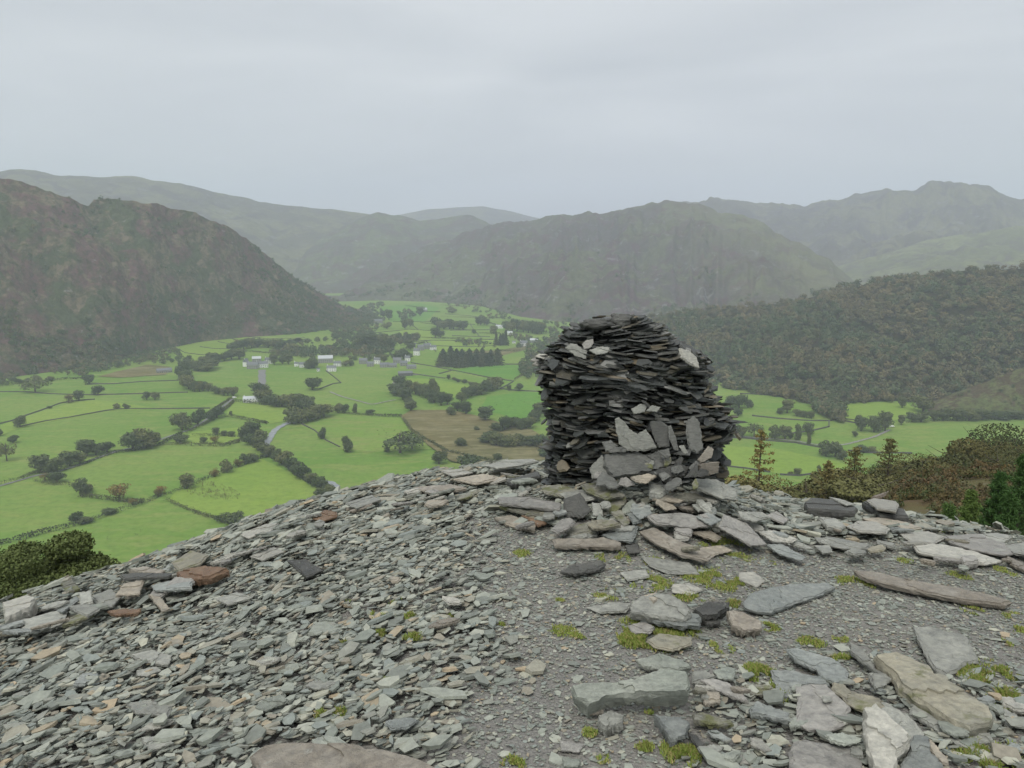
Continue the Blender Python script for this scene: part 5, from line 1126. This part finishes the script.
# the hundred largest that face the camera are parts of their own
ang = np.arctan2(cent[:,1], cent[:,0]); rad = np.hypot(cent[:,0], cent[:,1]); score = aa * bb * (np.sin(ang) < -.1) * (rad > .6 * crad(cent[:,2] + zb, ang)) * (cent[:,2] > .33)
own = np.argsort(-score)[:88]; isown = np.zeros(N, bool); isown[own] = True
L_, T = flake_faces(int((~isown).sum()), K, True)
o = link('slate_packing', np_mesh('slate_packing', V[~isown].reshape(-1, 3), np.concatenate(L_), np.concatenate(T), M_CAIRN), ce); o['kind'] = 'stuff'
L1, T1 = flake_faces(1, K, True)
OWNM = [slate_material('stacked_slate', (.075,.078,.074), (.115,.115,.105)), slate_material('stacked_slate', (.125,.116,.088), (.080,.082,.076)), slate_material('stacked_slate', (.165,.170,.162), (.12,.122,.112))]
for i in own:
    c = V[i].mean(0); q = link('slate', np_mesh('slate', V[i] - c, np.concatenate(L1), np.concatenate(T1), OWNM[int(i) % 3]), ce); q.location = c
# dark hearting
th = np.linspace(0, 2*math.pi, 41)[:-1]; zz = np.linspace(zb - .1, zt - .03, 40)
P = np.array([[((max(crad(q, a) - .15, .01)) * math.cos(a), (max(crad(q, a) - .15, .01)) * math.sin(a), q - zb) for q in zz] for a in th])
link('hearting', grid_mesh('hearting', P, simple('hearting_rubble', (.035,.036,.035), .95), closed=True), ce)
def cairn_slate(outline, mat, t, r_, slope, nx, lab=None):
    cx = sum(p[0] for p in outline) / len(outline); cy = sum(p[1] for p in outline) / len(outline); c = at_r(cx, cy, r_); fr = frame((nx, -1, slope)); o2 = []
    for x, y in outline:
        d = ray(x, y); o_ = np.array([0,0,EYE]); k = np.dot(c - o_, fr[2]) / np.dot(d, fr[2]); p = o_ + d * k - c; o2.append((np.dot(p, fr[0]), np.dot(p, fr[1])))
    o = link('slate', slab_mesh('slate', o2, t, mat, int(cx)), ce); place(o, c - np.array([CXX, CYY, zb]), fr)
    if lab: o['label'] = lab
    return o
cairn_slate([(565,348),(570,343),(577,344),(582,349),(587,351),(586,359),(576,356)], SL['grey'], .012, 5.48, .55, -.3, 'pale tilted slate high on the front of the cairn')
cairn_slate([(582,344),(586,340),(593,339),(594,343),(590,348),(584,349)], SL['purple'], .012, 5.50, .6, 0)
cairn_slate([(589,350),(597,347),(606,346),(613,349),(605,353),(596,354)], SL['grey'], .014, 5.46, 1.5, 0)
cairn_slate([(679,348),(689,350),(697,357),(700,368),(691,365),(682,358)], SL['pale'], .016, 5.52, .9, .75, 'large white slate lying on the right shoulder of the cairn')
cairn_slate([(641,400),(646,401),(660,417),(657,418)], SL['dark'], .02, 5.2, .3, 0)
cairn_slate([(631,409),(640,404),(648,405),(645,412),(634,414)], SL['grey'], .016, 5.19, .5, 0)
cairn_slate([(646,411),(652,405),(661,407),(657,412)], SL['grey'], .016, 5.19, .5, 0)
def lump(px, py, r_, s, seed, par, nm='top_stone'):
    import bmesh
    bm = bmesh.new(); bmesh.ops.create_icosphere(bm, subdivisions=3, radius=1)
    for v in bm.verts:
        n_ = float(fbm(np.array(v.co.x*1.3+seed), np.array(v.co.y*1.3+v.co.z*1.7), 4, seed)); v.co *= (.45 + 1.1 * n_); v.co.x *= s[0]; v.co.y *= s[1]; v.co.z *= s[2]
    me = bpy.data.meshes.new(nm); bm.to_mesh(me); bm.free(); me.materials.append(SL['dark']); o = link(nm, me, par); c = at_r(px, py, r_); o.location = c - np.array([CXX, CYY, zb]); return o
lump(597,324,5.75,(.13,.12,.045),3,ce); lump(621,321,5.8,(.10,.12,.062),8,ce); lump(644,329,5.8,(.12,.12,.04),5,ce)
for i, (a, b1, c1) in enumerate([(536,360,5.85),(541,356,5.8),(538,364,5.8)]):
    cairn_slate([(a-6,b1),(a-2,b1-2.6),(a+6,b1-2),(a+9,b1+1),(a+2,b1+2.5)], SL['pale'], .014, c1, 2.5, 0)

# ---------------------------------------------------------------- grass and moss
def grass_mat():
    m, n, l, b = mat_new('grass_blades', .7, .2); g = n.new('ShaderNodeNewGeometry')
    c = ramp(n, l, g.outputs['Random Per Island'], [(0,(.19,.27,.05)),(.4,(.26,.33,.075)),(.7,(.33,.36,.11)),(.9,(.38,.34,.14)),(1,(.40,.31,.15))]); l(c, b.inputs['Base Color']); return m
M_GRASS = grass_mat()
T_ = [(382,619,11,1),(413,645,10,1),(345,645,5,1),(380,640,6,1),(396,608,6,1),(340,721,6,1),(321,723,5,1),(410,622,5,1),(501,627,5,.7),(450,617,5,.6),(513,762,12,.6),(494,669,5,.7),(386,688,4,.8),(345,607,5,.7),(470,690,4,.6),
 (613,557,16,.6),(650,581,22,.6),(608,593,14,.7),(655,562,10,.7),(724,546,26,.5),(724,581,27,.7),(689,596,14,.7),(652,632,32,1.0),(635,640,16,1.0),(696,632,7,.9),(564,631,14,.4),(521,554,10,.5),(761,673,16,1),(721,645,12,.5),(736,606,10,.8),(767,628,8,.6),(580,635,9,.4),
 (696,577,14,.6),(770,560,8,.4),(773,695,15,1.2),(757,668,12,.8),(681,755,18,1.0),(643,747,10,.8),(651,717,8,.9),(855,582,16,.7),(849,663,14,.7),(971,674,19,1.1),(995,693,20,1.2),(1012,674,20,.8),(998,720,13,1.2),(985,763,26,1.1),(874,632,6,.5),(811,644,12,.6),(771,628,8,.5),
 (1001,641,8,.6),(1001,572,12,.5),(1020,617,12,.6),(974,609,10,.6),(1017,628,8,.7),(773,690,12,1.0),(1014,747,10,1.0),(925,504,14,.8),(937,507,14,.8),(948,522,13,.7),(937,532,8,.7),(720,546,18,.4),(560,600,5,.4),(600,760,10,.5),(590,735,8,.5),(840,640,8,.4),(760,500,5,.6),(870,497,6,.9),(905,560,8,.5),(960,575,10,.5)]
Vg = []; r = np.random.default_rng(3)
for px, py, rad, hh in T_:
    c = on_ground(px, py); s = math.sqrt((c**2).sum()) / FPX; n_ = int(90 + rad * rad * 4.5); R0 = rad * s * 1.3
    q = np.sqrt(r.random(n_)) * (.6 + .4 * r.random(n_)); a = r.random(n_) * 6.28; rx = R0; ry = R0 * 1.15
    x = c[0] + q * rx * np.cos(a); y = c[1] + q * ry * np.sin(a); k = fbm(x * 16, y * 16, 4, 5) > .50; x, y = x[k], y[k]; z = gz(x, y) + (.03 if px < 440 else .006); n_ = len(x)
    h = (.010 + .018 * r.random(n_)) * hh * (1.15 - .5 * q[k]); d = r.random(n_) * 6.28; ln = h * r.uniform(.2, .9, n_); w = .0016 + .0012 * r.random(n_)
    p0 = np.stack([x, y, z], 1); e = np.stack([-np.sin(d), np.cos(d), 0*d], 1) * w[:, None]; dr = np.stack([np.cos(d)*ln, np.sin(d)*ln, h], 1)
    Vg.append(np.stack([p0 - e, p0 + e, p0 + dr * [.45,.45,.7] + e * .7, p0 + dr, p0 + dr * [.45,.45,.7] - e * .7], 1).reshape(-1, 3))
V = np.concatenate(Vg); n_ = len(V) // 5
tag(link('grass', np_mesh('grass', V, np.arange(len(V)), np.full(n_, 5), M_GRASS)), 'short grass and moss tufts growing between the slates', 'grass', kind='stuff')

# ---------------------------------------------------------------- labels that single each thing out
LAND = [(250,402,'the lane farmhouse'),(163,372,'the long grey barn'),(115,355,'the pale roofed farmhouse'),(262,378,'the village road'),(325,363,'the pale roofed barn'),(372,366,'the village row'),(425,350,'the village slope'),(405,376,'the dark barn'),
 (470,360,'the conifer plantation'),(503,342,'the conifer copse'),(524,346,'the valley white house'),(460,440,'the brown marsh'),(400,452,'the sprawling tree'),(275,432,'the river bend'),(338,492,'the river by the crest'),(210,492,'the rushy meadow'),(120,500,'the orange tree'),
 (141,448,'the big hedge clump'),(47,472,'the left lane clump'),(20,427,'the lone round tree'),(98,395,'the wall corner tree'),(434,385,'the poplar'),(347,445,'the open meadow tree'),(312,385,'the village oak'),(424,312,'the farthest pale house'),(378,323,'the far grey farmhouse'),
 (505,329,'the far white farm'),(738,402,'the clump beside the cairn'),(787,410,'the mid meadow trees'),(803,436,'the lane twin trees'),(835,455,'the lane bushes'),(874,430,'the stone lane van'),(923,408,'the pale rounded tree'),(970,418,'the bracken slope'),(852,446,'the stone lane bend'),(215,435,'the lane fork meadow'),(290,340,'the walled terraces'),(540,440,'the marsh edge'),(250,348,'the wood above the village')]
def where(px, py, land, unit):
    l_ = sorted(land, key=lambda q: ((q[0]-px)/1.4)**2 + ((q[1]-py)*1.3)**2)[0]; dx, dy = px - l_[0], (py - l_[1]) * 1.6; d = math.hypot(dx, dy)
    rel = ('at' if d < unit * .5 else ('right of' if dx > 0 else 'left of') if abs(dx) > abs(dy) else ('below' if dy > 0 else 'above'))
    if d > unit * 3 and rel != 'at': rel = 'well ' + rel
    return rel + ' ' + l_[2]
ORD = ['leftmost','second from left','third from left','fourth from left','fifth from left','sixth from left','seventh from left','eighth from left','ninth from left','tenth from left','eleventh from left','twelfth from left','thirteenth from left','fourteenth from left','fifteenth from left','sixteenth from left','seventeenth from left','eighteenth from left','nineteenth from left','twentieth from left']
def settle(items):
    groups = {}
    for it in items: groups.setdefault(it[1], []).append(it)
    for base, g in groups.items():
        if len(g) == 1: g[0][0]['label'] = base; continue
        g.sort(key=lambda q: q[2])
        for i, it in enumerate(g):
            it[0]['label'] = (('rightmost' if i == len(g) - 1 else ORD[min(i, len(ORD)-1)]) + ' ' + base) if len(g) > 1 else base
items = []
for e, kind, px, py, h in TREES:
    e['category'] = 'conifer' if kind == 'conifer' else 'tree'; e['group'] = 'trees on the valley floor'
    sz = 'small ' if h < 8 else 'large ' if h > 14 else ''
    items.append((e, sz + DESC[kind] + ' ' + where(px, py, LAND, 12), px))
settle(items); items = []
for o, kind, px, py in LINES:
    o['category'] = 'hedge' if kind == 'hedge' else 'field wall'; o['group'] = 'hedges between the fields' if kind == 'hedge' else 'dry stone walls between the fields'
    items.append((o, ('dark bushy hedge running ' if kind == 'hedge' else 'thin dark dry stone wall running ') + where(px, py, LAND, 14), px))
settle(items); items = []
SLAND = [(c[2], c[3], c[4]) for c in SLABS[:NFIX]]
SHORT = [(2,600,'the white topped block'),(128,588,'the brown-tan square slab'),(190,560,'the pale buff slab'),(200,572,'the rust-brown slab'),(305,567,'the dark smooth slab'),(260,530,'the long pale crest slab'),(325,515,'the rusty crest slab'),(510,463,'the flat crest slab'),
 (480,479,'the tan sheet'),(527,508,'the layered stack'),(578,505,'the squarish dark slab'),(585,542,'the pinkish plank'),(675,545,'the curved brown slab'),(615,533,'the blue-grey apron slab'),(680,520,'the wide purplish slab'),(600,490,'the moss-brown slab'),(641,460,'the big foot boulder'),
 (717,488,'the mottled slab'),(742,530,'the leaning purplish slab'),(778,536,'the light right plate'),(830,504,'the dark mossy slab'),(885,504,'the pale crest block'),(840,543,'the long light plate'),(925,537,'the pale spread plate'),(957,553,'the longest pale plate'),(985,543,'the overlapping plate'),
 (790,597,'the smooth blue slab'),(930,587,'the brown-grey plank'),(945,650,'the cracked grey slab'),(935,690,'the buff block'),(820,708,'the purplish slab'),(885,735,'the lichen crusted rock'),(640,684,'the thick greenish block'),(672,728,'the dark wedge stone'),(720,690,'the purplish wedge'),(765,711,'the dark layered slate'),
 (340,755,'the brown boulder slab'),(152,657,'the broad scree slate'),(150,708,'the lower scree slate'),(382,619,'the bright grass tuft'),(413,645,'the lower grass tuft'),(735,755,'the bottom pale chips'),(1000,705,'the yellowish edge slab')]
for o, col, px, py, lab in SLABS[NFIX:]:
    a = o['_a']; L_ = o['_s']; del o['_a']; del o['_s']; sh = 'narrow' if a < .52 else 'broad' if a > .65 else 'flat'; sz = 'small' if L_ < .13 else 'large' if L_ > .2 else 'loose'
    items.append((o, f'{sz} {sh} {CNAME[col]} slate {where(px, py, SHORT, 22)}', px)); o['group'] = 'loose slates lying on the summit'
settle(items)
for o in SC.objects:
    if o.parent is None and o.get('category') and o.get('kind') is None: o['kind'] = 'thing'
lab = {}
for o in SC.objects:
    if o.parent is None and o.get('label') and o.get('kind') == 'thing': lab.setdefault(o['label'], []).append(o.name)
print('shared labels', {k: v for k, v in lab.items() if len(v) > 1}); print('long', [k for k in lab if len(k.split()) > 16])

# ---------------------------------------------------------------- damp air over the valley
m = bpy.data.materials.new('haze'); m.use_nodes = True; n = m.node_tree.nodes; n.clear(); out = n.new('ShaderNodeOutputMaterial'); pv = n.new('ShaderNodeVolumePrincipled')
pv.inputs['Color'].default_value = (.78,.85,.965,1); pv.inputs['Density'].default_value = HAZE; pv.inputs['Anisotropy'].default_value = .0
m.node_tree.links.new(pv.outputs['Volume'], out.inputs['Volume'])
mb = MB(); z0, z1 = ZF - 9, 900.0; mb.box((0, 3500, (z0+z1)/2), (20000, 18000, z1 - z0)); o = link('haze', mb.mesh('haze', m)); tag(o, 'thin grey haze filling the valley', 'haze', kind='stuff')
